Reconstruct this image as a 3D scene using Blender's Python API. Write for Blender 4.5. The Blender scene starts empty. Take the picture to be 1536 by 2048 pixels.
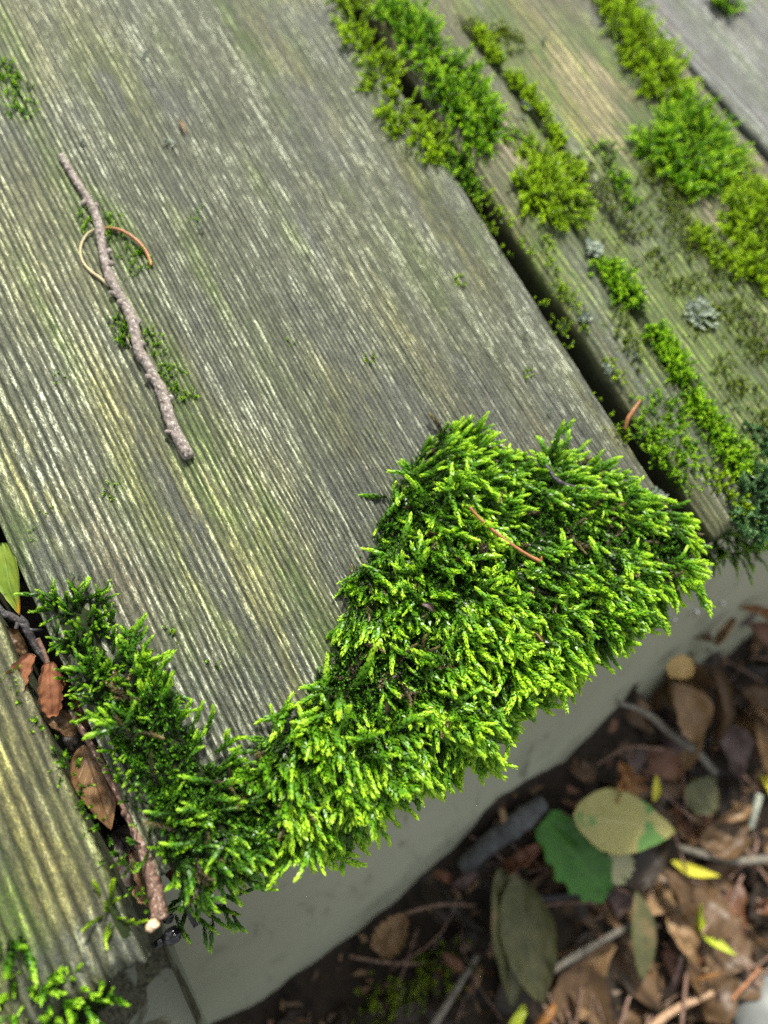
import bpy, math, random
import numpy as np
from mathutils import Matrix, Vector

# ------------------------------------------------------------------ camera
rng = np.random.default_rng(7)
random.seed(7)
S = bpy.context.scene
COL = S.collection
FPX = 1480.0                                   # focal length in pixels of the 1536 x 2048 photograph
def cam_frame(a=59., tu=14., tv=20., W=.14, pl=(335, 1790), pr=(1385, 1080)):
    a, tu, tv = map(math.radians, (a, tu, tv))
    u = np.array([math.cos(a), math.sin(a), -math.tan(tu)]); u /= np.linalg.norm(u)
    v = np.array([math.sin(a), -math.cos(a), math.tan(tv)]); v -= u*(u@v); v /= np.linalg.norm(v)
    M = np.array([u, v, np.cross(u, v)])
    A, b = [], []
    for (px, py), w in ((pl, np.zeros(3)), (pr, np.array([0, W, 0.]))):
        c = M.T@w; x = (px-768)/FPX; y = (py-1024)/FPX
        A += [[1, 0, -x], [0, 1, -y]]; b += [x*c[2]-c[0], y*c[2]-c[1]]
    t = np.linalg.lstsq(np.array(A), np.array(b), rcond=None)[0]
    return M, t, -M@t
CM, CT, CC = cam_frame()
def P(px, py, z=0.):
    d = CM@np.array([(px-768)/FPX, (py-1024)/FPX, 1.])
    return CC+d*((z-CC[2])/d[2])
def PP(pts, z=0.): return np.array([P(x, y, z) for x, y in pts])
cam = bpy.data.cameras.new('camera'); camo = bpy.data.objects.new('camera', cam); COL.objects.link(camo)
mw = Matrix.Identity(4)
for i in range(3):
    mw[i][0] = CM[i, 0]; mw[i][1] = -CM[i, 1]; mw[i][2] = -CM[i, 2]; mw[i][3] = CC[i]
camo.matrix_world = mw
cam.sensor_fit = 'VERTICAL'; cam.sensor_height = 36; cam.lens = FPX*36/2048
cam.clip_start = .005; cam.clip_end = 200
cam.dof.use_dof = True; cam.dof.focus_distance = .157; cam.dof.aperture_fstop = 8.2
S.camera = camo

# ------------------------------------------------------------------ light
SUN_DIR = Vector((-.55, .33, .77)).normalized()          # towards the sun
w = bpy.data.worlds.new('World'); S.world = w; w.use_nodes = True
nt = w.node_tree; bg = nt.nodes['Background']; sky = nt.nodes.new('ShaderNodeTexSky')
sky.sky_type = 'NISHITA'; sky.sun_disc = False
sky.sun_elevation = math.asin(SUN_DIR.z); sky.sun_rotation = math.atan2(SUN_DIR.x, SUN_DIR.y)
sky.air_density = 1.0; sky.dust_density = 3.0; sky.ozone_density = 1.0
hs = nt.nodes.new('ShaderNodeHueSaturation'); hs.inputs['Saturation'].default_value = .22
nt.links.new(sky.outputs[0], hs.inputs['Color']); nt.links.new(hs.outputs[0], bg.inputs[0]); bg.inputs[1].default_value = .135
sun = bpy.data.lights.new('sun', 'SUN'); suno = bpy.data.objects.new('sun', sun); COL.objects.link(suno)
sun.energy = 3.5; sun.angle = math.radians(5); sun.color = (1, .95, .86)
suno.rotation_euler = SUN_DIR.to_track_quat('Z', 'Y').to_euler()
S.view_settings.view_transform = 'Standard'; S.view_settings.look = 'None'
S.view_settings.gamma = 1; S.view_settings.exposure = 0.98
S.cycles.use_denoising = False; S.cycles.adaptive_threshold = .006; S.cycles.max_bounces = 6; S.cycles.diffuse_bounces = 3; S.cycles.transmission_bounces = 4

# ------------------------------------------------------------------ numpy noise
_tab = np.random.default_rng(3).random(1 << 16)
def _h(ix, iy, s): return _tab[(ix*7919+iy*104729+s*15485863 ^ (ix*iy*31)) & 65535]
def vn(x, y, s=0):
    x = np.asarray(x, float); y = np.asarray(y, float)
    ix = np.floor(x).astype(np.int64); iy = np.floor(y).astype(np.int64)
    fx = x-ix; fy = y-iy; fx = fx*fx*(3-2*fx); fy = fy*fy*(3-2*fy)
    a = _h(ix, iy, s); b = _h(ix+1, iy, s); c = _h(ix, iy+1, s); d = _h(ix+1, iy+1, s)
    return (a+(b-a)*fx)*(1-fy)+(c+(d-c)*fx)*fy
def fbm(x, y, s=0, o=3):
    t = 0; a = 1; n = 0
    for k in range(o):
        t = t+a*vn(x*2**k+k*17.3, y*2**k+k*5.1, s+k); n += a; a *= .5
    return t/n
def sst(a, b, x):
    t = np.clip((x-a)/(b-a), 0, 1); return t*t*(3-2*t)

# ------------------------------------------------------------------ object helpers
def mesh(name, V, F, mat=None, attrs=None, smooth=True):
    """V (n,3), F (m,k) numpy -> mesh datablock"""
    V = np.asarray(V, np.float32); F = np.asarray(F, np.int32)
    me = bpy.data.meshes.new(name)
    m, k = F.shape
    me.vertices.add(len(V)); me.vertices.foreach_set('co', V.ravel())
    me.loops.add(m*k); me.loops.foreach_set('vertex_index', F.ravel())
    me.polygons.add(m); me.polygons.foreach_set('loop_start', np.arange(0, m*k, k, dtype=np.int32))
    me.polygons.foreach_set('loop_total', np.full(m, k, np.int32))
    for n, val in (attrs or {}).items():
        a = me.attributes.new(n, 'FLOAT', 'POINT'); a.data.foreach_set('value', np.asarray(val, np.float32).ravel())
    me.update(calc_edges=True); me.validate()
    me.polygons.foreach_set('use_smooth', np.full(len(me.polygons), smooth, bool))
    if mat: me.materials.append(mat)
    return me
def link(name, me, parent=None, label=None, cat=None, group=None, kind=None):
    o = bpy.data.objects.new(name, me); COL.objects.link(o)
    if parent: o.parent = parent
    if label: o['label'] = label
    if cat: o['category'] = cat
    if group: o['group'] = group
    if kind: o['kind'] = kind
    return o
def thing(name, label, cat, group=None): return link(name, None, None, label, cat, group)
def grid_faces(n, m, wrap=False):
    i = np.arange(n-1)[:, None]; j = np.arange(m if wrap else m-1)[None, :]; j2 = (j+1) % m
    return np.stack([i*m+j, (i+1)*m+j, (i+1)*m+j2, i*m+j2], -1).reshape(-1, 4)
def box(x0, x1, y0, y1, z0, z1, n=(1, 1, 1)):
    V = np.array([[x, y, z] for x in (x0, x1) for y in (y0, y1) for z in (z0, z1)])
    F = np.array([[0, 1, 3, 2], [4, 6, 7, 5], [0, 4, 5, 1], [2, 3, 7, 6], [0, 2, 6, 4], [1, 5, 7, 3]])
    return V, F
def join(parts):
    Vs, Fs, n = [], [], 0
    for V, F in parts:
        Vs.append(np.asarray(V)); Fs.append(np.asarray(F)+n); n += len(V)
    return np.concatenate(Vs), np.concatenate(Fs)
def resample(pts, n):
    """smooth polyline through pts (k,d)"""
    pts = np.asarray(pts, float); k = len(pts)
    d = np.r_[0, np.cumsum(np.linalg.norm(np.diff(pts[:, :3], axis=0), axis=1))]
    t = np.linspace(0, d[-1], n); out = np.empty((n, pts.shape[1]))
    e = np.vstack([2*pts[0]-pts[1], pts, 2*pts[-1]-pts[-2]])
    i = np.clip(np.searchsorted(d, t, 'right')-1, 0, k-2); u = ((t-d[i])/(d[i+1]-d[i]))[:, None]
    a, b, c, dd = e[i], e[i+1], e[i+2], e[i+3]
    return .5*(2*b+(c-a)*u+(2*a-5*b+4*c-dd)*u*u+(3*b-a-3*c+dd)*u**3)
def tube(path, rad, seg=12, rough=0., seed=0, freq=900.):
    """path (n,3), rad scalar or (n,); closed at both ends"""
    path = np.asarray(path, float); n = len(path); rad = np.broadcast_to(rad, (n,)).astype(float)
    T = np.gradient(path, axis=0); T /= np.linalg.norm(T, axis=1)[:, None]+1e-12
    N = np.empty_like(T); ref = np.array([0, 0, 1.]) if abs(T[0, 2]) < .9 else np.array([1., 0, 0])
    for i in range(n):
        r = ref-T[i]*(ref@T[i]); r /= np.linalg.norm(r)+1e-12; N[i] = r; ref = r
    B = np.cross(T, N)
    an = np.linspace(0, 2*np.pi, seg, endpoint=False)
    L = np.r_[0, np.cumsum(np.linalg.norm(np.diff(path, axis=0), axis=1))]
    rr = rad[:, None]*np.ones((1, seg))
    if rough:
        rr = rr*(1+rough*(fbm(L[:, None]*freq+0*an, 5+3*np.cos(an)[None, :]+2.2*np.sin(an)[None, :]*1.7, seed, 3)-.5)*2)
    V = path[:, None, :]+rr[..., None]*(np.cos(an)[None, :, None]*N[:, None, :]+np.sin(an)[None, :, None]*B[:, None, :])
    V = V.reshape(-1, 3); F = grid_faces(n, seg, True)
    V = np.vstack([V, path[0]-T[0]*rad[0]*.25, path[-1]+T[-1]*rad[-1]*.25]); a, b = n*seg, n*seg+1
    cap = [[(j+1) % seg, j, a, a] for j in range(seg)]+[[(n-1)*seg+j, (n-1)*seg+(j+1) % seg, b, b] for j in range(seg)]
    F = np.vstack([F[:, ::-1], [[p[0], p[1], p[2], p[2]] for p in cap]])
    tri = np.vstack([F[:, [0, 1, 2]], F[:, [0, 2, 3]]]); tri = tri[(tri[:, 0] != tri[:, 2]) & (tri[:, 1] != tri[:, 2])]
    return V, tri
def inpoly(x, y, poly):
    c = np.zeros(np.shape(x), bool); j = len(poly)-1
    for i in range(len(poly)):
        xi, yi = poly[i][:2]; xj, yj = poly[j][:2]
        c ^= ((yi > y) != (yj > y)) & (x < (xj-xi)*(y-yi)/(yj-yi+1e-15)+xi); j = i
    return c
def polydist(x, y, poly):
    d = np.full(np.shape(x), 1e9); n = len(poly)
    for i in range(n):
        a = poly[i][:2]; b = poly[(i+1) % n][:2]; ab = b-a
        t = np.clip(((x-a[0])*ab[0]+(y-a[1])*ab[1])/(ab@ab+1e-15), 0, 1)
        d = np.minimum(d, np.hypot(x-a[0]-t*ab[0], y-a[1]-t*ab[1]))
    return d

# ------------------------------------------------------------------ materials
class Mat:
    def __init__(s, name):
        s.m = bpy.data.materials.new(name); s.m.use_nodes = True; s.t = s.m.node_tree
        s.p = s.t.nodes['Principled BSDF']; s.co = None
    def n(s, typ, **kw):
        nd = s.t.nodes.new('ShaderNode'+typ)
        for k, v in kw.items(): setattr(nd, k, v)
        return nd
    def put(s, sock, v):
        if isinstance(v, (int, float)): sock.default_value = v
        elif isinstance(v, (tuple, list)): sock.default_value = tuple(v)+((1,) if len(v) == 3 and sock.type == 'RGBA' else ())
        else: s.t.links.new(v, sock)
    def obj(s, sc=(1, 1, 1)):
        if s.co is None: s.co = s.n('TexCoord').outputs['Object']
        mp = s.n('Mapping'); mp.inputs['Scale'].default_value = sc; s.t.links.new(s.co, mp.inputs[0]); return mp.outputs[0]
    def attr(s, name): return s.n('Attribute', attribute_name=name).outputs['Fac']
    def noise(s, sc, scale=1., detail=4., rough=.6, dist=0.):
        nd = s.n('TexNoise'); s.t.links.new(s.obj(sc), nd.inputs['Vector']); nd.inputs['Scale'].default_value = scale
        nd.inputs['Detail'].default_value = detail; nd.inputs['Roughness'].default_value = rough; nd.inputs['Distortion'].default_value = dist
        return nd.outputs['Fac']
    def vor(s, sc, scale=1., feat='F1'):
        nd = s.n('TexVoronoi', feature=feat); s.t.links.new(s.obj(sc), nd.inputs['Vector']); nd.inputs['Scale'].default_value = scale
        return nd.outputs['Distance']
    def math(s, op, a, b=0., clamp=False):
        nd = s.n('Math', operation=op); nd.use_clamp = clamp; s.put(nd.inputs[0], a); s.put(nd.inputs[1], b); return nd.outputs[0]
    def step(s, x, lo, hi):
        nd = s.n('MapRange', interpolation_type='SMOOTHSTEP'); s.put(nd.inputs['Value'], x)
        nd.inputs['From Min'].default_value = lo; nd.inputs['From Max'].default_value = hi; return nd.outputs[0]
    def mix(s, f, a, b, mode='MIX'):
        nd = s.n('Mix', data_type='RGBA', blend_type=mode)
        s.put(nd.inputs[0], f); s.put(nd.inputs[6], a); s.put(nd.inputs[7], b); return nd.outputs[2]
    def ramp(s, x, stops):
        nd = s.n('ValToRGB'); e = nd.color_ramp.elements
        while len(e) < len(stops): e.new(.5)
        for el, (p, c) in zip(e, stops): el.position = p; el.color = tuple(c)+(1,)
        s.put(nd.inputs[0], x); return nd.outputs[0]
    def bump(s, h, strength, dist):
        nd = s.n('Bump'); nd.inputs['Strength'].default_value = strength; nd.inputs['Distance'].default_value = dist
        s.put(nd.inputs['Height'], h); s.t.links.new(nd.outputs[0], s.p.inputs['Normal']); return nd
    def done(s, col, rough=.6, spec=.4):
        s.put(s.p.inputs['Base Color'], col); s.put(s.p.inputs['Roughness'], rough)
        s.put(s.p.inputs['Specular IOR Level'], spec); return s.m
    def translucent(s, col, fac):
        tr = s.n('BsdfTranslucent'); s.put(tr.inputs[0], col); mx = s.n('MixShader'); s.put(mx.inputs[0], fac)
        s.t.links.new(s.p.outputs[0], mx.inputs[1]); s.t.links.new(tr.outputs[0], mx.inputs[2])
        s.t.links.new(mx.outputs[0], s.t.nodes['Material Output'].inputs[0])

def wood_mat(name, dark, mid, light, spots=.5, gl=1.0, yel=(.33, .31, .10), fine=1.0, tan=(.22, .175, .11), algt=((.095, .150, .022), (.29, .41, .06))):
    """weathered softwood: raised ridges with grey-green crustose lichen, dirt in the grooves, algae and soot staining, tan also holding painted sun"""
    k = Mat(name); g = k.attr('groove')
    blob = k.step(k.noise((240, 1300, 500), 1., 4, .75, .2), .40, .62)           # lichen flecks ~2 x 0.8 mm
    fleck = k.step(k.noise((1300, 2300, 1500), fine, 3, .8), .36, .62)       # fine granules
    big = k.noise((22, 60, 40), 1., 4, .6)
    v = k.math('MULTIPLY', k.math('POWER', g, 1.15), k.math('ADD', .42, k.math('MULTIPLY', blob, spots)))
    v = k.math('MULTIPLY', v, k.math('ADD', .45, k.math('MULTIPLY', fleck, .75)))
    v = k.math('MULTIPLY', v, k.math('ADD', .18, k.math('MULTIPLY', big, 1.65)))
    def tone(md, lt, dk=dark): return k.ramp(v, [(0, dk), (.16, tuple(.55*p+.45*q for p, q in zip(dk, md))), (.42, md), (.95, lt)])
    nz = k.step(k.noise((300, 900, 500), 1., 4, .7), .25, .75); nb = k.math('ADD', .35, k.math('MULTIPLY', nz, .75))
    c = tone(mid, light)
    c = k.mix(k.math('MULTIPLY', k.attr('tan'), nb, True), c, tone(tuple(x*.75 for x in tan), tuple(x*1.5 for x in tan)))
    c = k.mix(k.math('MULTIPLY', k.attr('yel'), nb, True), c, tone(tuple(x*.55 for x in yel), tuple(x*1.35 for x in yel)))
    c = k.mix(k.math('MULTIPLY', k.attr('alg'), nb, True), c, tone(algt[0], algt[1], (.018, .034, .006)))
    c = k.mix(k.math('MULTIPLY', k.attr('dark'), nb, True), c, tone((.062, .070, .052), (.24, .26, .19), (.014, .017, .011)))
    soot = k.step(k.vor((2300, 2300, 2300), 1.), .36, .18); sz = k.step(k.noise((120, 420, 90), 1., 4, .7), .42, .66)
    c = k.mix(k.math('MULTIPLY', k.math('MULTIPLY', soot, sz), .75), c, (.016, .020, .010))
    # scattered algae granules, thicker in grooves
    gran = k.step(k.vor((1700, 1700, 1700), 1.), .34, .20)
    zone = k.step(k.noise((60, 160, 90), 1., 3, .6), .50, .68)
    c = k.mix(k.math('MULTIPLY', k.math('MULTIPLY', gran, zone), .75 * gl), c, (.05, .085, .012))
    h = k.math('ADD', k.math('MULTIPLY', fleck, .6), k.math('MULTIPLY', blob, .5))
    k.bump(h, .55, .00022)
    return k.done(c, k.math('SUBTRACT', .70, k.math('MULTIPLY', k.attr('dark'), .2)), .35)
M_MAIN = wood_mat('weathered_board', (.011, .014, .007), (.132, .142, .090), (.54, .58, .43), .70, 1., (.35, .35, .13), 1., (.20, .180, .105), ((.098, .135, .036), (.33, .40, .15)))
M_NEAR = wood_mat('yellowed_board', (.014, .015, .007), (.115, .112, .058), (.34, .34, .19), .55, .7, (.30, .28, .09))
M_RIGHT = wood_mat('mossy_board', (.030, .030, .014), (.115, .108, .058), (.34, .32, .19), .5, 1.3, (.42, .40, .05), 1., (.66, .54, .36))  # last tone is warm wood with the sun patch painted in
M_FAR = wood_mat('grey_board', (.050, .052, .050), (.17, .175, .16), (.42, .44, .42), .5, .6)

def moss_mat(name, base, mid, tip, trans=.42, rough=.36):
    k = Mat(name); t = k.attr('t'); r = k.attr('r')
    v = k.math('ADD', t, k.math('MULTIPLY', k.math('SUBTRACT', r, .5), .45))
    c = k.ramp(v, [(0, base), (.42, tuple(.5*a+.5*b for a, b in zip(base, mid))), (.68, mid), (.98, tip)])
    k.translucent(c, trans)
    return k.done(c, rough, .5)
MOSS = moss_mat('moss_bright', (.014, .036, .004), (.13, .35, .008), (.50, .77, .04))
MOSS_D = moss_mat('moss_deep', (.010, .024, .004), (.085, .255, .009), (.42, .70, .04))
MOSS_Y = moss_mat('moss_yellow', (.045, .085, .004), (.25, .43, .007), (.55, .77, .035))
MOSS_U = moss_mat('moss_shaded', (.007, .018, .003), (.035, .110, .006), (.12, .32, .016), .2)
MOSS_X = moss_mat('moss_dead', (.015, .012, .005), (.065, .052, .016), (.16, .13, .04), .2, .5)
MOSS_O = moss_mat('moss_olive', (.03, .045, .006), (.13, .20, .010), (.32, .42, .03), .3, .5)
MOSS_B = moss_mat('moss_blue', (.012, .035, .012), (.08, .20, .06), (.26, .44, .18))
def soil_mat(name, a, b, sc=500.):
    k = Mat(name); n1 = k.noise((sc, sc, sc), 1., 5, .7)
    k.bump(n1, .8, .0008); return k.done(k.ramp(n1, [(.3, a), (.7, b)]), .85, .2)
M_MOSSBED = soil_mat('moss_bed', (.006, .010, .003), (.022, .036, .007), 900.)
M_SOIL = soil_mat('wet_soil', (.010, .008, .006), (.040, .030, .020), 180.)
M_JOIST = soil_mat('gap_dark_wood', (.012, .010, .008), (.035, .028, .02), 200.)  # dark tone for the joists added to darken the gaps
def bark_mat(name, a, b, c2, sc=(900, 900, 900)):
    k = Mat(name); n1 = k.noise(sc, 1., 4, .65); n2 = k.step(k.noise((1600, 1600, 1600), 1., 2, .5), .56, .68)
    c = k.ramp(n1, [(.28, a), (.62, b)]); c = k.mix(k.math('MULTIPLY', n2, .75), c, c2)
    k.bump(n1, .7, .0004); return k.done(c, .7, .3)
M_TWIG = bark_mat('grey_bark', (.080, .064, .054), (.235, .200, .172), (.47, .44, .40))
M_TWIGW = bark_mat('wet_bark', (.03, .018, .012), (.22, .13, .09), (.42, .33, .27), (600, 600, 600))
M_TWIGD = bark_mat('dark_bark', (.010, .010, .010), (.06, .055, .055), (.16, .16, .17))
M_TWIGG = bark_mat('pale_bark', (.07, .06, .045), (.17, .155, .12), (.30, .29, .25), (400, 400, 400))
def plain(name, a, b, sc=700., rough=.5, spec=.4, trans=0.):
    k = Mat(name); n1 = k.noise((sc, sc, sc), 1., 4, .6); c = k.ramp(n1, [(.3, a), (.7, b)])
    k.bump(n1, .25, .0003)
    if trans: k.translucent(c, trans)
    return k.done(c, rough, spec)
M_STALK = plain('orange_stalk', (.20, .075, .028), (.38, .17, .065), 1500., .4)
M_STALKP = plain('pale_stalk', (.33, .26, .13), (.45, .38, .22), 1500., .5)
M_LICHEN = plain('lichen', (.19, .24, .175), (.33, .38, .30), 1200., .8, .2)
M_BEAD = plain('cream_bead', (.42, .27, .16), (.58, .42, .28), 900., .35)
M_BLACK = plain('black_wet', (.004, .004, .005), (.012, .012, .014), 600., .12, .6)
M_HUSK = plain('husk', (.20, .11, .055), (.45, .30, .18), 1200., .6)
k = Mat('water'); k.p.inputs['Transmission Weight'].default_value = 1.; k.p.inputs['IOR'].default_value = 1.33
M_WATER = k.done((.95, .97, 1.), .02, .5)
def leaf_mat(name, a, b, vein, spot=None, trans=.25, rough=.45):
    k = Mat(name); lu = k.attr('lu'); lv = k.attr('lv')
    n1 = k.noise((160, 160, 160), 1., 5, .65); c = k.ramp(n1, [(.3, a), (.7, b)])
    wv = k.math('ABSOLUTE', k.math('SINE', k.math('ADD', k.math('MULTIPLY', lu, 26.), k.math('MULTIPLY', k.math('ABSOLUTE', lv), -9.))))
    veins = k.math('MAXIMUM', k.step(wv, .16, .02), k.step(k.math('ABSOLUTE', lv), .07, .02))
    c = k.mix(k.math('MULTIPLY', veins, .55), c, vein)
    if spot: c = k.mix(k.step(k.noise((75, 75, 75), 1., 2, .5), .60, .66), c, spot)
    n2 = k.step(k.noise((700, 700, 700), 1., 3, .6), .62, .70); c = k.mix(k.math('MULTIPLY', n2, .5), c, tuple(x*.35 for x in a))
    if trans: k.translucent(c, trans)
    k.bump(veins, .3, .0006)
    return k.done(c, rough, .4)
LM = dict(
    olive=leaf_mat('leaf_olive', (.30, .29, .085), (.40, .37, .13), (.46, .44, .18), (.12, .26, .06)),
    green=leaf_mat('leaf_green', (.030, .115, .010), (.055, .19, .018), (.09, .24, .04)),
    pale=leaf_mat('leaf_pale', (.36, .36, .17), (.44, .43, .24), (.5, .5, .3)),
    drab=leaf_mat('leaf_drab', (.070, .078, .030), (.15, .145, .06), (.17, .16, .08), (.20, .15, .07)),
    yellow=leaf_mat('leaf_yellow', (.50, .46, .03), (.62, .60, .06), (.55, .52, .1)),
    lime=leaf_mat('leaf_lime', (.36, .46, .02), (.52, .58, .05), (.5, .55, .1)),
    orange=leaf_mat('leaf_orange', (.22, .10, .03), (.34, .17, .055), (.3, .13, .04)),
    tan=leaf_mat('leaf_tan', (.21, .13, .062), (.33, .21, .10), (.2, .12, .06)),
    gold=leaf_mat('leaf_gold', (.46, .30, .08), (.55, .38, .14), (.4, .26, .1)),
    brown=leaf_mat('leaf_brown', (.085, .053, .026), (.16, .096, .046), (.08, .045, .022)),
    red=leaf_mat('leaf_redbrown', (.12, .055, .028), (.20, .09, .046), (.11, .05, .03)),
    dark=leaf_mat('leaf_dark', (.022, .017, .011), (.055, .041, .026), (.03, .02, .014)),
    mauve=leaf_mat('leaf_mauve', (.07, .047, .040), (.13, .088, .075), (.1, .06, .06)),
    fungus=leaf_mat('leaf_curled', (.24, .095, .045), (.46, .21, .11), (.22, .08, .04), None, .15, .3),
    wetbrown=leaf_mat('leaf_wet', (.10, .055, .025), (.24, .14, .06), (.035, .02, .012), None, .15, .3),
    yg=leaf_mat('leaf_turning', (.13, .25, .03), (.30, .36, .04), (.25, .33, .08), (.55, .33, .03)))
k = Mat('panel_paint'); n1 = k.noise((9, 9, 9), 1., 4, .6); n2 = k.step(k.noise((40, 95, 28), 1., 5, .7), .56, .72)
c = k.ramp(n1, [(.3, (.29, .305, .215)), (.7, (.40, .415, .30))]); c = k.mix(k.math('MULTIPLY', n2, .6), c, (.07, .075, .055))
c = k.mix(k.step(k.noise((30, 30, 30), 1., 3, .6), .52, .75), c, (.19, .20, .13))
n3 = k.step(k.noise((700, 700, 700), 1., 2, .5), .70, .76); c = k.mix(k.math('MULTIPLY', n3, .4), c, (.10, .10, .08))
M_PANEL = k.done(c, .38, .5)
k = Mat('slab_grime'); n1 = k.step(k.noise((55, 55, 55), 1., 3, .5, .4), .50, .53); n2 = k.noise((900, 900, 900), 1., 4, .7)
c = k.mix(n1, k.ramp(n2, [(.35, (.025, .026, .015)), (.7, (.12, .115, .07))]), (.17, .18, .13)); k.bump(n2, .3, .0004)
M_SLAB = k.done(c, .8, .25)

# ------------------------------------------------------------------ ground and panel geometry
PZ0, PX0, PZ1, PX1 = -.030, -.006, -.155, .060          # leaning panel, top edge and foot
def on_panel(px, py):
    nrm = np.array([PZ0-PZ1, 0, PX1-PX0]); p0 = np.array([PX0, 0, PZ0])
    d = CM@np.array([(px-768)/FPX, (py-1024)/FPX, 1.]); return CC+d*((p0-CC)@nrm)/(d@nrm)
_b = np.array([on_panel(*q) for q in ((420, 2048), (500, 2020), (620, 1930), (730, 1850), (860, 1730), (1000, 1590), (1130, 1515), (1250, 1400), (1320, 1250), (1430, 1180), (1536, 1085))])
GB = -.155
def ground_z(x, y):
    x = np.asarray(x, float); y = np.asarray(y, float)
    zb = np.interp(y, _b[:, 1], _b[:, 2]); xb = np.interp(y, _b[:, 1], _b[:, 0])
    near = np.exp(-np.clip(x-xb, 0, 9)/.05)
    fade = 1-sst(.5, 1.2, np.hypot(x, y))
    return GB+((np.minimum(zb-GB, .06))*near+.010*(fbm(x*28, y*28, 41, 3)-.5)+.005*(fbm(x*120, y*120, 43, 2)-.5))*fade
def G(px, py, dz=0.):
    z = GB
    for _ in range(25):
        p = P(px, py, z); z = .5*z+.5*(float(ground_z(p[0], p[1]))+dz)
    return np.array([p[0], p[1], z])

xs = np.unique(np.r_[np.linspace(-30, -.5, 14), np.linspace(-.5, -.1, 20), np.linspace(-.1, .45, 170), np.linspace(.45, 1.2, 25), np.linspace(1.2, 30, 14)])
ys = np.unique(np.r_[np.linspace(-30, -.6, 14), np.linspace(-.6, -.2, 20), np.linspace(-.2, .55, 200), np.linspace(.55, 1.2, 25), np.linspace(1.2, 30, 14)])
X, Y = np.meshgrid(xs, ys, indexing='ij')
link('ground', mesh('ground', np.stack([X, Y, ground_z(X, Y)], -1).reshape(-1, 3), grid_faces(len(xs), len(ys))[:, ::-1], M_SOIL), kind='structure')

def panel():
    ny, ns = 60, 24
    yy = np.linspace(-.60, .75, ny); ss = np.linspace(0, 1.25, ns)
    A, B = np.meshgrid(yy, ss, indexing='ij'); th = .006
    nx, nz = (PZ0-PZ1), (PX1-PX0); l = math.hypot(nx, nz); nx /= l; nz /= l
    wob = .0012*(fbm(A*14, B*5, 11, 2)-.5)
    Xf = PX0+(PX1-PX0)*B+wob; Zf = PZ0+(PZ1-PZ0)*B
    f = np.stack([Xf, A, Zf], -1).reshape(-1, 3); b = f-np.array([nx, 0, nz])*th
    F = grid_faces(ny, ns); n = ny*ns
    idx = np.arange(n).reshape(ny, ns); ring = np.r_[idx[0, :-1], idx[:-1, -1], idx[-1, :0:-1], idx[:0:-1, 0]]
    r2 = np.roll(ring, -1); side = np.stack([ring, r2, r2+n, ring+n], -1)
    link('skirting_panel', mesh('skirting_panel', np.vstack([f, b]), np.vstack([F[:, ::-1], F+n, side]), M_PANEL), None,
         'smooth grey-green panel leaning out below the mossy board ends', 'panel')
panel()

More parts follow.
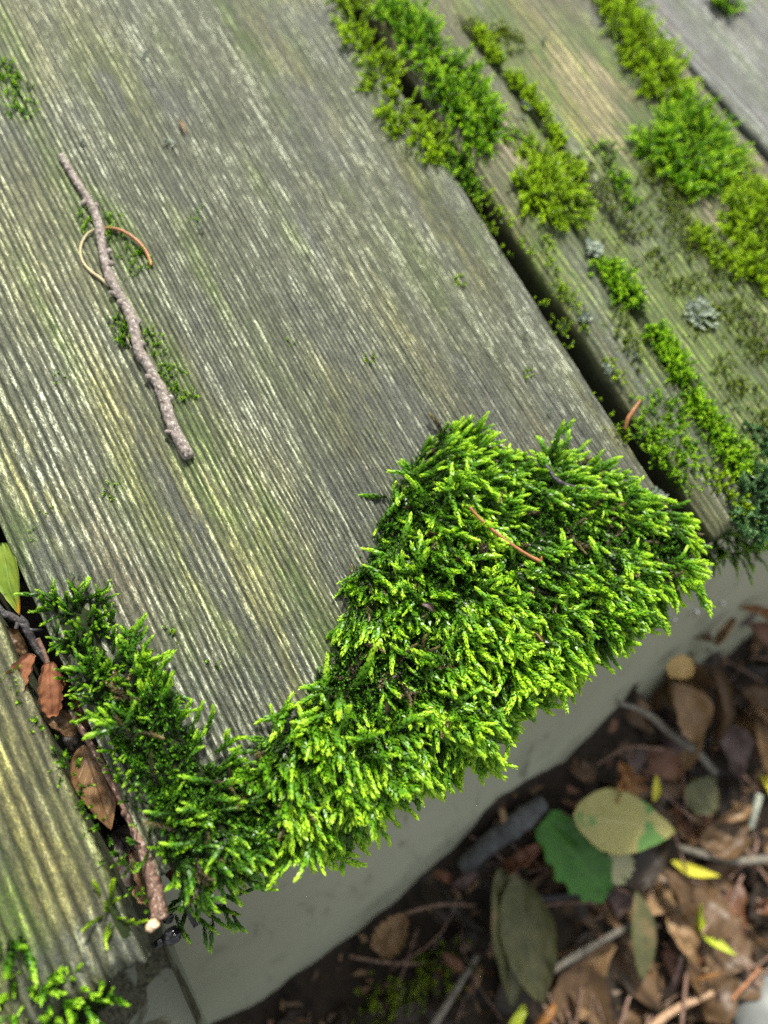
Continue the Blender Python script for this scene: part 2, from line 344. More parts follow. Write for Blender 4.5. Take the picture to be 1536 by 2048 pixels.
# ------------------------------------------------------------------ deck boards
def ring_profile(width, smin, smax, seed):
    r = np.random.default_rng(seed); edges = [-.02]
    while edges[-1] < width+.03: edges.append(edges[-1]+r.uniform(smin(edges[-1]), smax(edges[-1])))
    e = np.array(edges); amp = r.uniform(.55, 1., len(e)); br = r.uniform(.62, 1.12, len(e))
    return e, amp, br
def board(name, label, y0f, y1f, x0, x1, mat, seed, spacing, relief, zt=0., stains_and_sun=(), step=(.00042, .00023), cracks=(), endw=.0012, warp=1.):
    """top surface with eroded grain ridges, rounded arrises, sides and end; y1f(x) is the right edge"""
    if not callable(y0f): yc = y0f; y0f = lambda x: yc
    y0 = y0f(0.); W = y1f(0.)-y0; T = .034
    na = int((x1-x0)/step[0]); nb = int(W/step[1])
    drop = np.array([.0012, .003, .006, .011, .018, .026, T])
    a = np.r_[np.linspace(x0, x1, na), x1+drop]; b = np.r_[-drop[::-1], np.linspace(0, W, nb), W+drop]
    A, B = np.meshgrid(a, b, indexing='ij')
    ax = np.minimum(A, x1); bb = np.clip(B, 0, W)
    over = np.maximum(np.maximum(A-x1, B-W), np.maximum(-B, 0)); over = np.maximum(over, 0)
    sc = (np.vectorize(y1f)(a)-np.vectorize(y0f)(a))/W; yl = np.vectorize(y0f)(a)
    yloc = bb
    wy = yloc+warp*(.0045*(fbm(ax*7, yloc*9, seed, 2)-.5)+.0012*(fbm(ax*40, yloc*90, seed+5, 2)-.5))
    e, amp, br = ring_profile(W, spacing[0], spacing[1], seed)
    i = np.clip(np.searchsorted(e, wy)-1, 0, len(e)-2); u = (wy-e[i])/(e[i+1]-e[i])
    rid = np.sin(np.pi*np.clip(u, 0, 1)**1.35)
    rid = np.clip(rid, 0, 1)**.55
    ero = fbm(ax*190, wy*1100, seed+9, 3); ero2 = fbm(ax*45, wy*130, seed+12, 3)
    hgt = rid*amp[i]*(.55+.75*ero)*(.6+.7*ero2)
    crest = np.exp(-((u-.74)/.10)**2)
    groove = np.clip(rid*br[i]*(.50+.55*ero2)*(.66+.50*sst(.28, .68, ero))*(1-.22*(1-amp[i]))+.38*crest*sst(.35, .6, fbm(ax*60, i*3.7, seed+77, 2)), 0, 1.25)
    z = zt+relief*(hgt-.75)+.0014*(fbm(ax*12, yloc*14, seed+3, 2)-.5)
    for (cpts, cw, cd) in cracks:                                    # long open checks along the grain
        cp = PP(cpts, zt); o = np.argsort(cp[:, 0]); cy = np.interp(ax, cp[o, 0], cp[o, 1])-y0
        cy = cy-(yl[:, None]-y0); inside = sst(cp[o[0], 0]-.004, cp[o[0], 0]+.004, ax)*(1-sst(cp[o[-1], 0]-.004, cp[o[-1], 0]+.004, ax))
        gsh = np.exp(-((yloc-cy+.0009*(fbm(ax*90, ax*0, seed+21, 2)-.5))/cw)**2)*inside
        z = z-cd*gsh; groove = groove*(1-.85*gsh)
    edge = np.minimum(np.minimum(yloc, W-yloc), x1-ax)+.0009*(fbm(ax*150, yloc*150, seed+31, 2)-.5)
    r = .0032; z = z-np.clip(r-edge, 0, r)**2/(2*r)*1.1
    z = np.where(over > 0, z-over, z); z = np.maximum(z, zt-T)
    x = ax+np.where(A >= x1-.004, endw*(fbm(yloc*300, A*0, seed+41, 3)-.5)*2*sst(x1-.004, x1, A), 0)
    y = yl[:, None]+yloc*sc[:, None]
    bul = .0007*(fbm(ax*120, B*180, seed+51, 3)-.5)*(over > 0)
    y = y+np.where(B > W, bul, 0)-np.where(B < 0, bul, 0)
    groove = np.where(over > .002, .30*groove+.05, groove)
    at = {n: np.zeros_like(x) for n in ('alg', 'yel', 'dark', 'tan')}
    for kind, px, py, lx, ly, s in stains_and_sun:                           # stain tints and a painted sun patch lie along the grain: lengths in millimetres
        p = P(px, py, zt); q = np.exp(-((x-p[0])/(lx*1e-3))**2-((y-p[1])/(ly*1e-3))**2)
        q = q*sst(.22, .62, fbm(ax*90+px, wy*330, seed+61, 3))*1.5
        at[kind] += s*q
    at['alg'] += .42*sst(.54, .80, fbm(ax*16, wy*75, seed+71, 3)); at['yel'] += .55*sst(.52, .78, fbm(ax*14+9, wy*60, seed+72, 3))
    at['dark'] += .85*sst(.52, .76, fbm(ax*34+3, wy*85, seed+73, 4))
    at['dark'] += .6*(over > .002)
    at['alg'] = at['alg']*(1-.8*np.clip(at['tan'], 0, 1))
    at = {n: np.clip(v, 0, 1) for n, v in at.items()}; at['groove'] = groove
    V = np.stack([x, y, z], -1).reshape(-1, 3); F = grid_faces(len(a), len(b))
    me = mesh(name, V, F, mat, at)
    return link(name, me, None, label, 'deck board')

def surf(zt=0.): return zt
board('deck_board', 'widest weathered grey deck board with ridged grain, carrying the long twig', 0., lambda x: .1415+.055*np.clip(-x-.02, 0, 1), -.300, 0., M_MAIN, 101,
      (lambda y: .00068+.0008*math.exp(-y/.03), lambda y: .00118+.0017*math.exp(-y/.035)), .00072, warp=.45, step=(.00050, .000175),
      stains_and_sun=[('dark', 800, 830, 30, 9, .9), ('dark', 720, 1060, 24, 7, .9), ('dark', 1010, 860, 22, 6, .7), ('dark', 600, 1330, 16, 8, .8), ('dark', 470, 1450, 14, 9, .9), ('yel', 520, 1150, 30, 8, .8), ('yel', 320, 1000, 30, 8, .5), ('yel', 800, 650, 30, 9, .5), ('alg', 860, 560, 30, 5, .5), ('alg', 140, 380, 30, 5, .6), ('alg', 420, 560, 24, 4, .6), ('alg', 560, 420, 24, 3, .6),('alg', 500, 90, 26, 3.5, 1.22), ('alg', 560, 30, 14, 2.5, 1.22), ('alg', 620, 300, 30, 3, 0.68), ('alg', 20, 190, 20, 3.5, 1.62), ('alg', 55, 225, 9, 2, 1.62), ('alg', 10, 60, 14, 3, 1.08),
              ('alg', 260, 490, 12, 3.0, 1.76), ('alg', 215, 450, 10, 2.5, 1.49), ('alg', 320, 690, 15, 2.6, 1.76), ('alg', 250, 650, 10, 2.5, 1.49), ('alg', 380, 830, 12, 3, 1.08), ('alg', 345, 760, 12, 2.4, 1.49), ('alg', 400, 960, 14, 3, 1.08),
              ('alg', 560, 1080, 20, 3, 1.22), ('alg', 470, 1000, 14, 2.5, 0.81), ('alg', 950, 480, 12, 2.5, 0.68), ('alg', 640, 1250, 16, 5, 1.08), ('alg', 440, 1330, 12, 7, 0.94), ('alg', 60, 1120, 10, 4, 1.35), ('alg', 100, 640, 18, 2.5, 0.68),
              ('yel', 530, 1250, 16, 3.2, 1.62), ('yel', 560, 1340, 8, 2.5, 1.50), ('yel', 430, 1180, 22, 4, 1.25), ('yel', 470, 1110, 18, 3, 1.25), ('yel', 710, 800, 14, 5, 1.00), ('yel', 900, 480, 18, 5, 0.88), ('yel', 840, 360, 16, 4, 0.75), ('yel', 1230, 850, 18, 3, 1.25),
              ('yel', 60, 960, 18, 5, 0.88), ('yel', 260, 860, 30, 5, 0.62), ('yel', 600, 150, 30, 4, 0.62),
              ('dark', 770, 860, 11, 5, 1.80), ('dark', 850, 870, 14, 4, 1.20), ('dark', 380, 1060, 20, 3, 1.50), ('dark', 220, 190, 9, 3, 1.50), ('dark', 320, 190, 10, 2.5, 1.05), ('dark', 420, 1150, 12, 3, 1.35), ('dark', 600, 440, 20, 6, 0.60),
              ('dark', 700, 1150, 14, 4, 1.05), ('dark', 650, 1060, 14, 3, 0.90), ('dark', 560, 1430, 12, 4, 1.20), ('dark', 460, 1480, 12, 6, 1.50), ('dark', 300, 1400, 12, 5, 1.50), ('dark', 1180, 900, 14, 4, 1.05), ('dark', 110, 1130, 14, 5, 1.50), ('dark', 1130, 850, 16, 3, 0.75), ('dark', 960, 790, 18, 5, 0.75),
              ('tan', 740, 960, 26, 6,.4), ('tan', 690, 1080, 22, 5,.4), ('tan', 640, 1200, 18, 5,.4), ('tan', 1000, 830, 22, 7,.4), ('tan', 500, 1430, 14, 8, 0.48), ('tan', 280, 1200, 20, 5,.4), ('tan', 200, 1100, 20, 4,.4), ('tan', 1100, 880, 18, 6, 0.40), ('tan', 560, 140, 30, 5, 0.32), ('tan', 880, 760, 20, 5, 0.32)])
board('deck_board', 'blurred yellowish board with coarse grooves in the lower left corner', -.118, lambda x: -.0074, -.300, .0105, M_NEAR, 202,
      (lambda y: .0019, lambda y: .0031), .0011, .0004, step=(.0007, .0003),
      stains_and_sun=[('yel', 110, 1800, 22, 4, 1.2), ('yel', 150, 1870, 12, 3, 1.3), ('yel', 60, 1620, 24, 5, .8), ('dark', 250, 1900, 8, 12, 1.), ('alg', 20, 1850, 14, 5, 1.), ('alg', 280, 1810, 20, 2, 1.), ('alg', 200, 1660, 30, 2, .9), ('dark', 120, 1960, 6, 14, .8)])
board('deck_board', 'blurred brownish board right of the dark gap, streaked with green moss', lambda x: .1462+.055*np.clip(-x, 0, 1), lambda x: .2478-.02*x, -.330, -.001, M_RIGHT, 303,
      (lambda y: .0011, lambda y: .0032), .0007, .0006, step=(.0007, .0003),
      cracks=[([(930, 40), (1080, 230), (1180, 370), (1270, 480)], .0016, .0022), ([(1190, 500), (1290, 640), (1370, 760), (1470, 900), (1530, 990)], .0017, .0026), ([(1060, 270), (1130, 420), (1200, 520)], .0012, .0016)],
      stains_and_sun=[('tan', 1150, 200, 20, 8, 2.2), ('tan', 1200, 160, 14, 6, 1.8), ('tan', 1170, 160, 10, 4, 1.2), ('tan', 1030, 300, 18, 4, 1.), ('tan', 1400, 400, 20, 4, .9), ('yel', 1130, 220, 18, 4, 1.4), ('yel', 1090, 290, 16, 4, 1.2), ('yel', 1390, 360, 16, 6, 1.), ('yel', 1100, 560, 18, 4, 1.), ('yel', 1160, 700, 10, 4, .7),  # first tan entries paint a sunlit patch into the warm wood colour
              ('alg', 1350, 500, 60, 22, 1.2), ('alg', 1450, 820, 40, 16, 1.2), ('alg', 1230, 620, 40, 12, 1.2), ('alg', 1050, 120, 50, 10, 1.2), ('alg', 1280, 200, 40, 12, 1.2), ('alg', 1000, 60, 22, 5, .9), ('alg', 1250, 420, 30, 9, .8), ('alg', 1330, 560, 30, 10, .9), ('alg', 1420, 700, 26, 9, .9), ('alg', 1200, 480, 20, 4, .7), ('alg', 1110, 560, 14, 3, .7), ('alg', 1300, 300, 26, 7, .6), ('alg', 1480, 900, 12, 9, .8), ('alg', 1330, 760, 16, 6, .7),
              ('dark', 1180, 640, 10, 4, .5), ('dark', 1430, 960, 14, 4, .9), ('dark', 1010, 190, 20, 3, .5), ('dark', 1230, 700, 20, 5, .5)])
board('deck_board', 'bluish grey board in the upper right corner, mostly bare of moss', .2545, lambda x: .345, -.340, .002, M_FAR, 404,
      (lambda y: .0012, lambda y: .0030), .0006, .0, step=(.0009, .0004), stains_and_sun=[('dark', 1500, 300, 14, 3, .8), ('tan', 1340, 40, 20, 2, .6)])

for x0 in (-.078, -.300):  # joists added below the boards so the gaps stay dark
    V, F = box(x0, x0+.04, -.15, .40, -.125, -.0345)
    link('added_joist', mesh('added_joist', V, F, M_JOIST, smooth=False), None,
         'dark joist added under the board ends to darken the gaps' if x0 > -.1 else 'dark joist added under the far part of the boards to darken the gaps', 'joist')
# grimy ledge that sticks out below the near board
def ledge():
    n, m = 40, 30
    a = np.linspace(-.02, .16, n); b = np.linspace(-.16, -.0098, m)
    A, B = np.meshgrid(a, b, indexing='ij'); zt = -.040+.0006*(fbm(A*40, B*40, 5, 2)-.5)-np.clip(.002-(-.0098-B), 0, 1)**2*120
    top = np.stack([A, B+.0*A, zt], -1).reshape(-1, 3); bot = top-np.array([0, 0, .016]); N = n*m
    idx = np.arange(N).reshape(n, m); ring = np.r_[idx[0, :-1], idx[:-1, -1], idx[-1, :0:-1], idx[:0:-1, 0]]; r2 = np.roll(ring, -1)
    F = grid_faces(n, m)
    link('ledge', mesh('ledge', np.vstack([top, bot]), np.vstack([F, F[:, ::-1]+N, np.stack([ring, ring+N, r2+N, r2], -1)]), M_SLAB), None,
         'grimy grey ledge sticking out below the lower left board', 'ledge')
ledge()

# ------------------------------------------------------------------ moss shoots
def leaf_tris(p, d, up, l, wd, lo):
    """one concave pointed leaf at p, pointing d, upper side up"""
    s = np.cross(d, up)
    if lo: return np.array([p, p+d*l*.45+s*wd*.5, p+d*l-up*l*.10, p+d*l*.45-s*wd*.5]), [[0, 1, 2], [0, 2, 3]], [0, .5, 1, .5]
    c = p+d*l*.48-up*wd*.32
    return np.array([p, p+d*l*.42+s*wd*.5, c, p+d*l*.42-s*wd*.5, p+d*l+up*l*.10]), [[0, 1, 2], [0, 2, 3], [1, 4, 2], [2, 4, 3]], [0, .5, .35, .5, 1]
def shoot_axis(V, F, T, base, d0, bend, L, nl, r, t0, t1, lo, ll):
    wr = .36 if lo else .62
    """append one leafy axis"""
    n = 12; pts = [np.array(base, float)]; d = d0/np.linalg.norm(d0); ds = [d]
    for i in range(n):
        d = d+bend/n+r.normal(0, .05, 3); d /= np.linalg.norm(d); ds.append(d); pts.append(pts[-1]+d*L/n)
    pts = np.array(pts); ds = np.array(ds)
    ang = r.uniform(0, 6.28)
    for i in range(nl):
        t = (i+.3)/nl; q = t*n; j = min(int(q), n-1); f = q-j
        p = pts[j]*(1-f)+pts[j+1]*f; d = ds[j]*(1-f)+ds[j+1]*f
        a = np.cross(d, [.31, .77, .55]); a /= np.linalg.norm(a); b = np.cross(d, a)
        ang += 2.4+r.normal(0, .25); rad = a*math.cos(ang)+b*math.sin(ang)
        op = math.radians(40-22*t+r.normal(0, 7)); ld = d*math.cos(op)+rad*math.sin(op); lu = rad*math.cos(op)-d*math.sin(op)
        l = ll*(.72+.55*math.sin(math.pi*min(1, t*.85+.1)))*r.uniform(.8, 1.15)
        lv, lf, lt = leaf_tris(p, ld, -lu, l, l*wr, lo)
        o = sum(len(x) for x in V); V.append(lv); F.append(np.array(lf)+o)
        tt = t0+(t1-t0)*t; T.append(np.array([tt+.12*x-.06 for x in lt]))
    # stem
    st = pts[::3]; m = len(st); an = np.array([0, 2.1, 4.2]); rr = .00013
    SV = (st[:, None, :]+rr*np.stack([np.cos(an), np.sin(an), 0*an], -1)[None]).reshape(-1, 3)
    f = grid_faces(m, 3, True); f = np.vstack([f[:, [0, 1, 2]], f[:, [0, 2, 3]]]); o = sum(len(x) for x in V)
    V.append(SV); F.append(f+o); T.append(np.full(len(SV), t0*.5))
    return pts, ds
def make_protos(n, seed, L=.0085, nl=34, lo=False, ll=.00135, branchy=.5):
    out = []; r = np.random.default_rng(seed)
    for i in range(n):
        V, F, T = [], [], []; l = L*r.uniform(.75, 1.2)
        pts, ds = shoot_axis(V, F, T, (0, 0, 0), np.array([r.normal(0, .12), r.normal(0, .12), 1.]), np.array([r.uniform(.1, 1.0), r.normal(0, .2), 0]), l, nl, r, .0, 1., lo, ll)
        if r.random() < branchy:
            for q in range(r.integers(2, 6)):
                j = r.integers(2, 9); sd = r.choice([-1, 1]); b = np.array([.15, sd*1., 0])+r.normal(0, .2, 3)
                shoot_axis(V, F, T, pts[j], ds[j]*.9+b*.8, ds[j]*.6, l*r.uniform(.28, .48), int(nl*.42), r, .35, .98, lo, ll*.9)
        out.append((np.concatenate(V), np.concatenate(F), np.concatenate(T)))
    return out
PR_HI = make_protos(26, 1, .0080, 42, False, .00122, .38)
PR_LO = make_protos(16, 2, .0085, 40, True, .0012, .40)
PR_XS = make_protos(10, 3, .0024, 13, True, .0009, .15)
def foliage(roots, dirs, bend, scale, protos, seed, rnd=None):
    """copies of the shoot shapes merged into one foliage mesh"""
    r = np.random.default_rng(seed); n = len(roots)
    dirs = dirs/np.linalg.norm(dirs, axis=1)[:, None]
    x = bend-dirs*(bend*dirs).sum(1)[:, None]+r.normal(0, .25, (n, 3)); x -= dirs*(x*dirs).sum(1)[:, None]; x /= np.linalg.norm(x, axis=1)[:, None]
    y = np.cross(dirs, x); R = np.stack([x, y, dirs], -1)*np.asarray(scale).reshape(-1, 1, 1)
    pick = r.integers(0, len(protos), n); rnd = r.random(n) if rnd is None else rnd
    Vs, Fs, Ts, Rs, o = [], [], [], [], 0
    for k, (V, F, T) in enumerate(protos):
        s = np.where(pick == k)[0]
        if not len(s): continue
        W = np.einsum('nij,vj->nvi', R[s], V)+roots[s][:, None, :]; m = len(V)
        Vs.append(W.reshape(-1, 3)); Fs.append((F[None]+(np.arange(len(s))*m)[:, None, None]).reshape(-1, 3)+o)
        Ts.append(np.tile(T, len(s))); Rs.append(np.repeat(rnd[s], m)); o += len(s)*m
    return np.concatenate(Vs), np.concatenate(Fs), {'t': np.concatenate(Ts), 'r': np.concatenate(Rs)}
def moss_thing(label, group, bed, fol, mat, under=None, umat=None):
    t = thing('moss_clump', label, 'moss', group)
    if bed is not None and bed[0][:, 2].max() > -.010: link('moss_bed', mesh('moss_bed', bed[0], bed[1], M_MOSSBED), t)
    link('foliage', mesh('moss_foliage', fol[0], fol[1], mat, fol[2], smooth=False), t)
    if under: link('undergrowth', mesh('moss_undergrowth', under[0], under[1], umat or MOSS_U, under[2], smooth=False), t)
    return t
GRP = 'moss clumps growing on the boards'
def moss_patch(label, poly, z=0., hm=3., dens=.5, scale=1., protos=None, mat=None, flow=(0, 0), seed=0, out=.95, up=.42, bend=(0, 0, .3), thr=None):
    """cushion on a board top: poly in pixels of the photograph, hm in millimetres"""
    r = np.random.default_rng(1000+seed); pw = PP(poly, z)
    if protos is None: protos = PR_LO; dens = dens*.95; scale = scale*.70; hm = hm*.28; up = up*.7
    lo = pw[:, :2].min(0); hi = pw[:, :2].max(0); st = .0009
    gx = np.arange(lo[0]-st, hi[0]+st, st); gy = np.arange(lo[1]-st, hi[1]+st, st)
    X, Y = np.meshgrid(gx, gy, indexing='ij'); ins = inpoly(X, Y, pw); d = polydist(X, Y, pw)*np.where(ins, 1, -1)
    d = d+(.0025 if protos is not PR_LO else .009)*(fbm(X*230, Y*230, seed, 3)-.5)
    H = hm*1e-3*np.clip(d/.004, 0, 1)**.6*(.45+.9*fbm(X*180, Y*180, seed+1, 3))
    keep = d > 0; V = np.stack([X, Y, z-.0008+np.where(keep, H, -.0006)], -1).reshape(-1, 3)
    F = grid_faces(len(gx), len(gy)); F = F[keep.ravel()[F].any(1)]
    if len(F) < 2: F = grid_faces(len(gx), len(gy))
    area = keep.sum()*st*st*1e6; n = max(6, int(area*dens))
    ii = np.argwhere(keep); 
    if len(ii) == 0: ii = np.argwhere(d > d.max()-1e-3)
    sel = ii[r.integers(0, len(ii), n)]; ij = sel+r.uniform(-.5, .5, (n, 2))
    xy = np.stack([gx[0]+ij[:, 0]*st, gy[0]+ij[:, 1]*st], -1)
    if thr is not None:
        kk = fbm(xy[:, 0]*140, xy[:, 1]*140, seed+7, 2) > thr; xy = xy[kk]; sel = sel[kk]; n = len(xy)
    hh = H[sel[:, 0], sel[:, 1]]
    roots = np.column_stack([xy, z-.0006+hh*.75])
    c = pw[:, :2].mean(0); o = xy-c; o /= np.linalg.norm(o, axis=1)[:, None]+1e-9
    # point away from the nearest border's inside
    gxx, gyy = np.gradient(d); g2 = np.stack([gxx[sel[:, 0], sel[:, 1]], gyy[sel[:, 0], sel[:, 1]]], -1); g2 /= np.linalg.norm(g2, axis=1)[:, None]+1e-9
    dirs = np.column_stack([out*(.5*o-.6*g2)+np.array(flow), np.full(n, up)])+r.normal(0, .35, (n, 3)); dirs[:, 2] = np.abs(dirs[:, 2])+.12
    fol = foliage(roots, dirs, np.tile(np.array(bend, float), (n, 1)), scale*r.uniform(.65, 1.2, n), protos, seed)
    und = None
    if protos is PR_LO:
        m = int(area*.9); q = np.argwhere((d > -.0020) & (fbm(X*300, Y*110, seed+13, 2)+d*60 > .42)); q = q[r.integers(0, len(q), m)]+r.uniform(-.5, .5, (m, 2))
        hq = H[np.clip(q[:, 0].astype(int), 0, len(gx)-1), np.clip(q[:, 1].astype(int), 0, len(gy)-1)]*.9
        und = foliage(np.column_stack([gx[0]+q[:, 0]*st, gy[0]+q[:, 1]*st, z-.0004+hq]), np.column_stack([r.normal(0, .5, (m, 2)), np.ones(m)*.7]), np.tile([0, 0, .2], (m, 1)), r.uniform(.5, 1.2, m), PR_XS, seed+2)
    return moss_thing(label, GRP, (V, F), fol, mat or MOSS, und, mat)
def moss_streak(label, path, width, dens, scale=.8, z=0., protos=None, mat=None, seed=0, lift=0., thr=.33):
    """thin line of moss along a groove; width in millimetres"""
    r = np.random.default_rng(2000+seed); pw = resample(PP(path, z), 120)
    L = np.linalg.norm(np.diff(pw, axis=0), axis=1).sum()*1e3; n = max(12, int(L*width*dens))
    t = r.random(n)*118.99; i = t.astype(int); f = (t-i)[:, None]; p = pw[i]*(1-f)+pw[i+1]*f
    tn = pw[i+1]-pw[i]; tn /= np.linalg.norm(tn, axis=1)[:, None]; nb = np.stack([-tn[:, 1], tn[:, 0], 0*tn[:, 0]], -1)
    wloc = width*1e-3*(.25+1.5*fbm(t*.12, 0*t, seed, 2))
    off = np.clip(r.normal(0, .42, n), -1, 1); p = p+nb*(off*wloc)[:, None]; p[:, 2] = z-.0004+lift
    keep = fbm(t*.1, 0*t+4, seed+3, 2) > thr; p, nb, tn, off = p[keep], nb[keep], tn[keep], off[keep]; n = len(p)
    dirs = np.array([0, 0, .8])+nb*off[:, None]*.9+r.normal(0, .4, (n, 3)); dirs[:, 2] = abs(dirs[:, 2])+.1
    fol = foliage(p, dirs, np.tile([0, 0, .3], (n, 1)), scale*r.uniform(.6, 1.25, n), protos or PR_XS, seed)
    return moss_thing(label, GRP, None, fol, mat or MOSS_Y)

# --- the big mat that rolls over the ends of the widest board
inner = np.array([(80, 1190), (200, 1200), (225, 1290), (255, 1380), (295, 1450), (330, 1485), (400, 1520), (480, 1535), (535, 1500), (555, 1455), (590, 1415), (630, 1345), (665, 1290), (690, 1235), (712, 1205), (690, 1140), (740, 1085), (770, 1005),
                  (790, 945), (850, 885), (890, 840), (935, 845), (1000, 905), (1015, 962), (1040, 930), (1085, 900), (1200, 950), (1250, 1005), (1340, 1020), (1395, 1070)])
iw = PP(inner); iw = iw[np.argsort(iw[:, 1])]
outer = np.array([(400, 1790), (520, 1750), (600, 1690), (690, 1670), (720, 1635), (800, 1560), (870, 1540), (1010, 1470), (1100, 1420), (1190, 1350), (1250, 1310), (1300, 1240), (1390, 1160)])
ow = PP(outer, -.012); ow = ow[np.argsort(ow[:, 1])]
def xin(y): return np.maximum(.0025, -np.interp(y, iw[:, 1], iw[:, 0])-.0025)
def xout(y): return np.clip(np.interp(y, ow[:, 1], ow[:, 0])+.0010-.0065*sst(.06, .115, y), .0035, .0155)
def end_section(y, s, seed=0):
    """surface of the mat: y across the board, s from the inner border (0) over the edge and down (1)"""
    xi = xin(y); xo = xout(y)-.0058; hm = .0042*np.clip(xi/.02, .35, 1)*(.55+.9*fbm(y*110, s*9, 55, 3))
    kx = np.stack([-xi, -xi*.82, -xi*.5, -xi*.2, .001+0*y, xo*.75, xo, xo*.85, .001+0*y], -1)
    kz = np.stack([0*y-.0006, hm*.75, hm, hm*1.05, hm*.8, -.0015+0*y, -.0085+0*y, -.0165+0*y, -.0215+0*y], -1)
    q = np.clip(s, 0, 1)*8; i = np.minimum(q.astype(int), 7); f = q-i; f = f*f*(3-2*f)*.35+f*.65
    ar = np.arange(len(y))
    return kx[ar, i]*(1-f)+kx[ar, i+1]*f, kz[ar, i]*(1-f)+kz[ar, i+1]*f
def end_mat(label, ya, yb, dens, mat, seed, scale=1., centre=None, thr=.3, updir=.40, wild=.22, holes=(), lo_s=0., rad=.75, hs=1., stray=.10, nd=150):
    r = np.random.default_rng(seed)
    ny = int((yb-ya)/.0008); ns = 64
    yy = np.linspace(ya, yb, ny); ss = np.linspace(lo_s, 1, ns); Yg, Sg = np.meshgrid(yy, ss, indexing='ij')
    xg, zg = end_section(Yg.ravel(), Sg.ravel()); zg = np.where(zg > 0, zg*hs, zg); V = np.column_stack([xg, Yg.ravel(), zg])
    ruf = .0011*(fbm(xg*500, Yg.ravel()*500, 66, 2)-.5); V[:, 2] += ruf; V[:, 0] += ruf*.6
    F = grid_faces(ny, ns)[:, ::-1]
    G3 = V.reshape(ny, ns, 3); du = np.gradient(G3, axis=0); dv = np.gradient(G3, axis=1)
    N = np.cross(dv, du); ar = np.linalg.norm(N, axis=-1); N = -N/(ar[..., None]+1e-15); N *= np.where((N[..., 2:3]+N[..., 0:1]) < 0, -1, 1)
    Tn = dv/(np.linalg.norm(dv, axis=-1)[..., None]+1e-15)
    pr = (ar/ar.sum()).ravel(); n = int(ar.sum()*1e6*dens)
    c = r.choice(len(pr), n, p=pr); i, j = c//ns, c % ns
    p = G3[i, j]+r.normal(0, .0004, (n, 3))
    keep = (fbm(p[:, 0]*150, p[:, 1]*150+p[:, 2]*120, seed+5, 2) > thr)
    for hx, hy, rad in holes:
        q = P(hx, hy, .002); keep &= (np.hypot(p[:, 0]-q[0], p[:, 1]-q[1]) > rad*1e-3*(.5+r.random(n))) | (p[:, 2] < -.004)
    p, i, j = p[keep], i[keep], j[keep]; n = len(p); Nn = N[i, j]; Tt = Tn[i, j]; s = ss[j]
    nc = int(ar.sum()*1e6/34); cc = r.choice(len(pr), nc, p=pr); C3 = G3[cc//ns, cc % ns]; ctilt = r.normal(0, .55, (nc, 3)); chue = r.random(nc); crise = r.uniform(-.0006, .0030, nc)
    D2 = ((p[:, None, :]-C3[None])**2).sum(-1); near = D2.argmin(1); dn = np.sqrt(D2.min(1))
    e = np.clip(dn/.0042, 0, 1.3); ok = r.random(n) > .85*sst(.55, 1.1, e)
    p, i, j, near, dn, e, Nn, Tt, s = (q[ok] for q in (p, i, j, near, dn, e, Nn, Tt, s)); n = len(p)
    cr = (p-C3[near])/(dn[:, None]+1e-5)*e[:, None]
    p = p+Nn*(crise[near]*(1-e))[:, None].clip(-.0008, .003)
    hue = np.clip(.5+.75*(chue[near]-.5)+r.normal(0, .22, n), 0, 1)
    cen = P(*centre) if centre else np.array([0, (ya+yb)/2, 0])
    o = p-cen; o[:, 2] = 0; o /= np.linalg.norm(o, axis=1)[:, None]+1e-9
    front = sst(.5, .75, s)[:, None]
    dirs = Nn*updir*(1-.35*front)+Tt*(.45+.25*front)*np.where(s < .18, -1., 1.)[:, None]*np.where(s < .3, .4, 1)[:, None]+o*rad*(1-front*.6)+cr*.55+ctilt[near]+r.normal(0, wild, (n, 3))
    dirs[:, 2] -= front[:, 0]*.35
    flat = (s < .5) & (dirs[:, 2] < .06); dirs[flat, 2] = .06+.25*r.random(flat.sum())
    bend = np.where(front > .5, np.array([0, 0, -.6]), Tt*.6+np.array([0, 0, .15]))
    sc = scale*np.clip(r.normal(.95, .24, n), .5, 1.5)*np.where(s < .1, .7, 1.)
    x2 = r.random(n) < stray                                         # stray shoots lying across the others
    m2 = x2.sum(); az = r.uniform(0, 6.28, m2); dx = np.column_stack([np.cos(az), np.sin(az), r.uniform(-.15, .45, m2)])+Nn[x2]*.25
    p3 = p[x2]+Nn[x2]*.0022
    p = np.vstack([p, p3]); dirs = np.vstack([dirs, dx]); bend = np.vstack([bend, np.tile([0, 0, -.3], (m2, 1))]); sc = np.r_[sc, r.uniform(.7, 1.35, m2)*scale]; hue = np.r_[hue, r.uniform(.4, 1., m2)]
    fol = foliage(p, dirs, bend, sc, PR_HI, seed, hue)
    dead = None
    if nd:
        q = r.choice(len(pr), nd, p=pr); i, j = q//ns, q % ns; az = r.uniform(0, 6.28, nd)
        dead = foliage(G3[i, j]+N[i, j]*.0012, np.column_stack([np.cos(az), np.sin(az), r.uniform(.1, .8, nd)]), np.tile([0, 0, -.2], (nd, 1)), r.uniform(.5, .95, nd), PR_HI, seed+3)
    n2 = int(ar.sum()*1e6*1.5); c = r.choice(len(pr), n2, p=pr); i, j = c//ns, c % ns
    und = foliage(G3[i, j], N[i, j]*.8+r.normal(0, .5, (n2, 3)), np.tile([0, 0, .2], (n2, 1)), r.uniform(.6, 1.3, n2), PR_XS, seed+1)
    t = moss_thing(label, GRP, (V, F), fol, mat, und)
    if dead: link('dead_shoots', mesh('moss_dead', dead[0], dead[1], MOSS_X, dead[2], smooth=False), t)
    return t
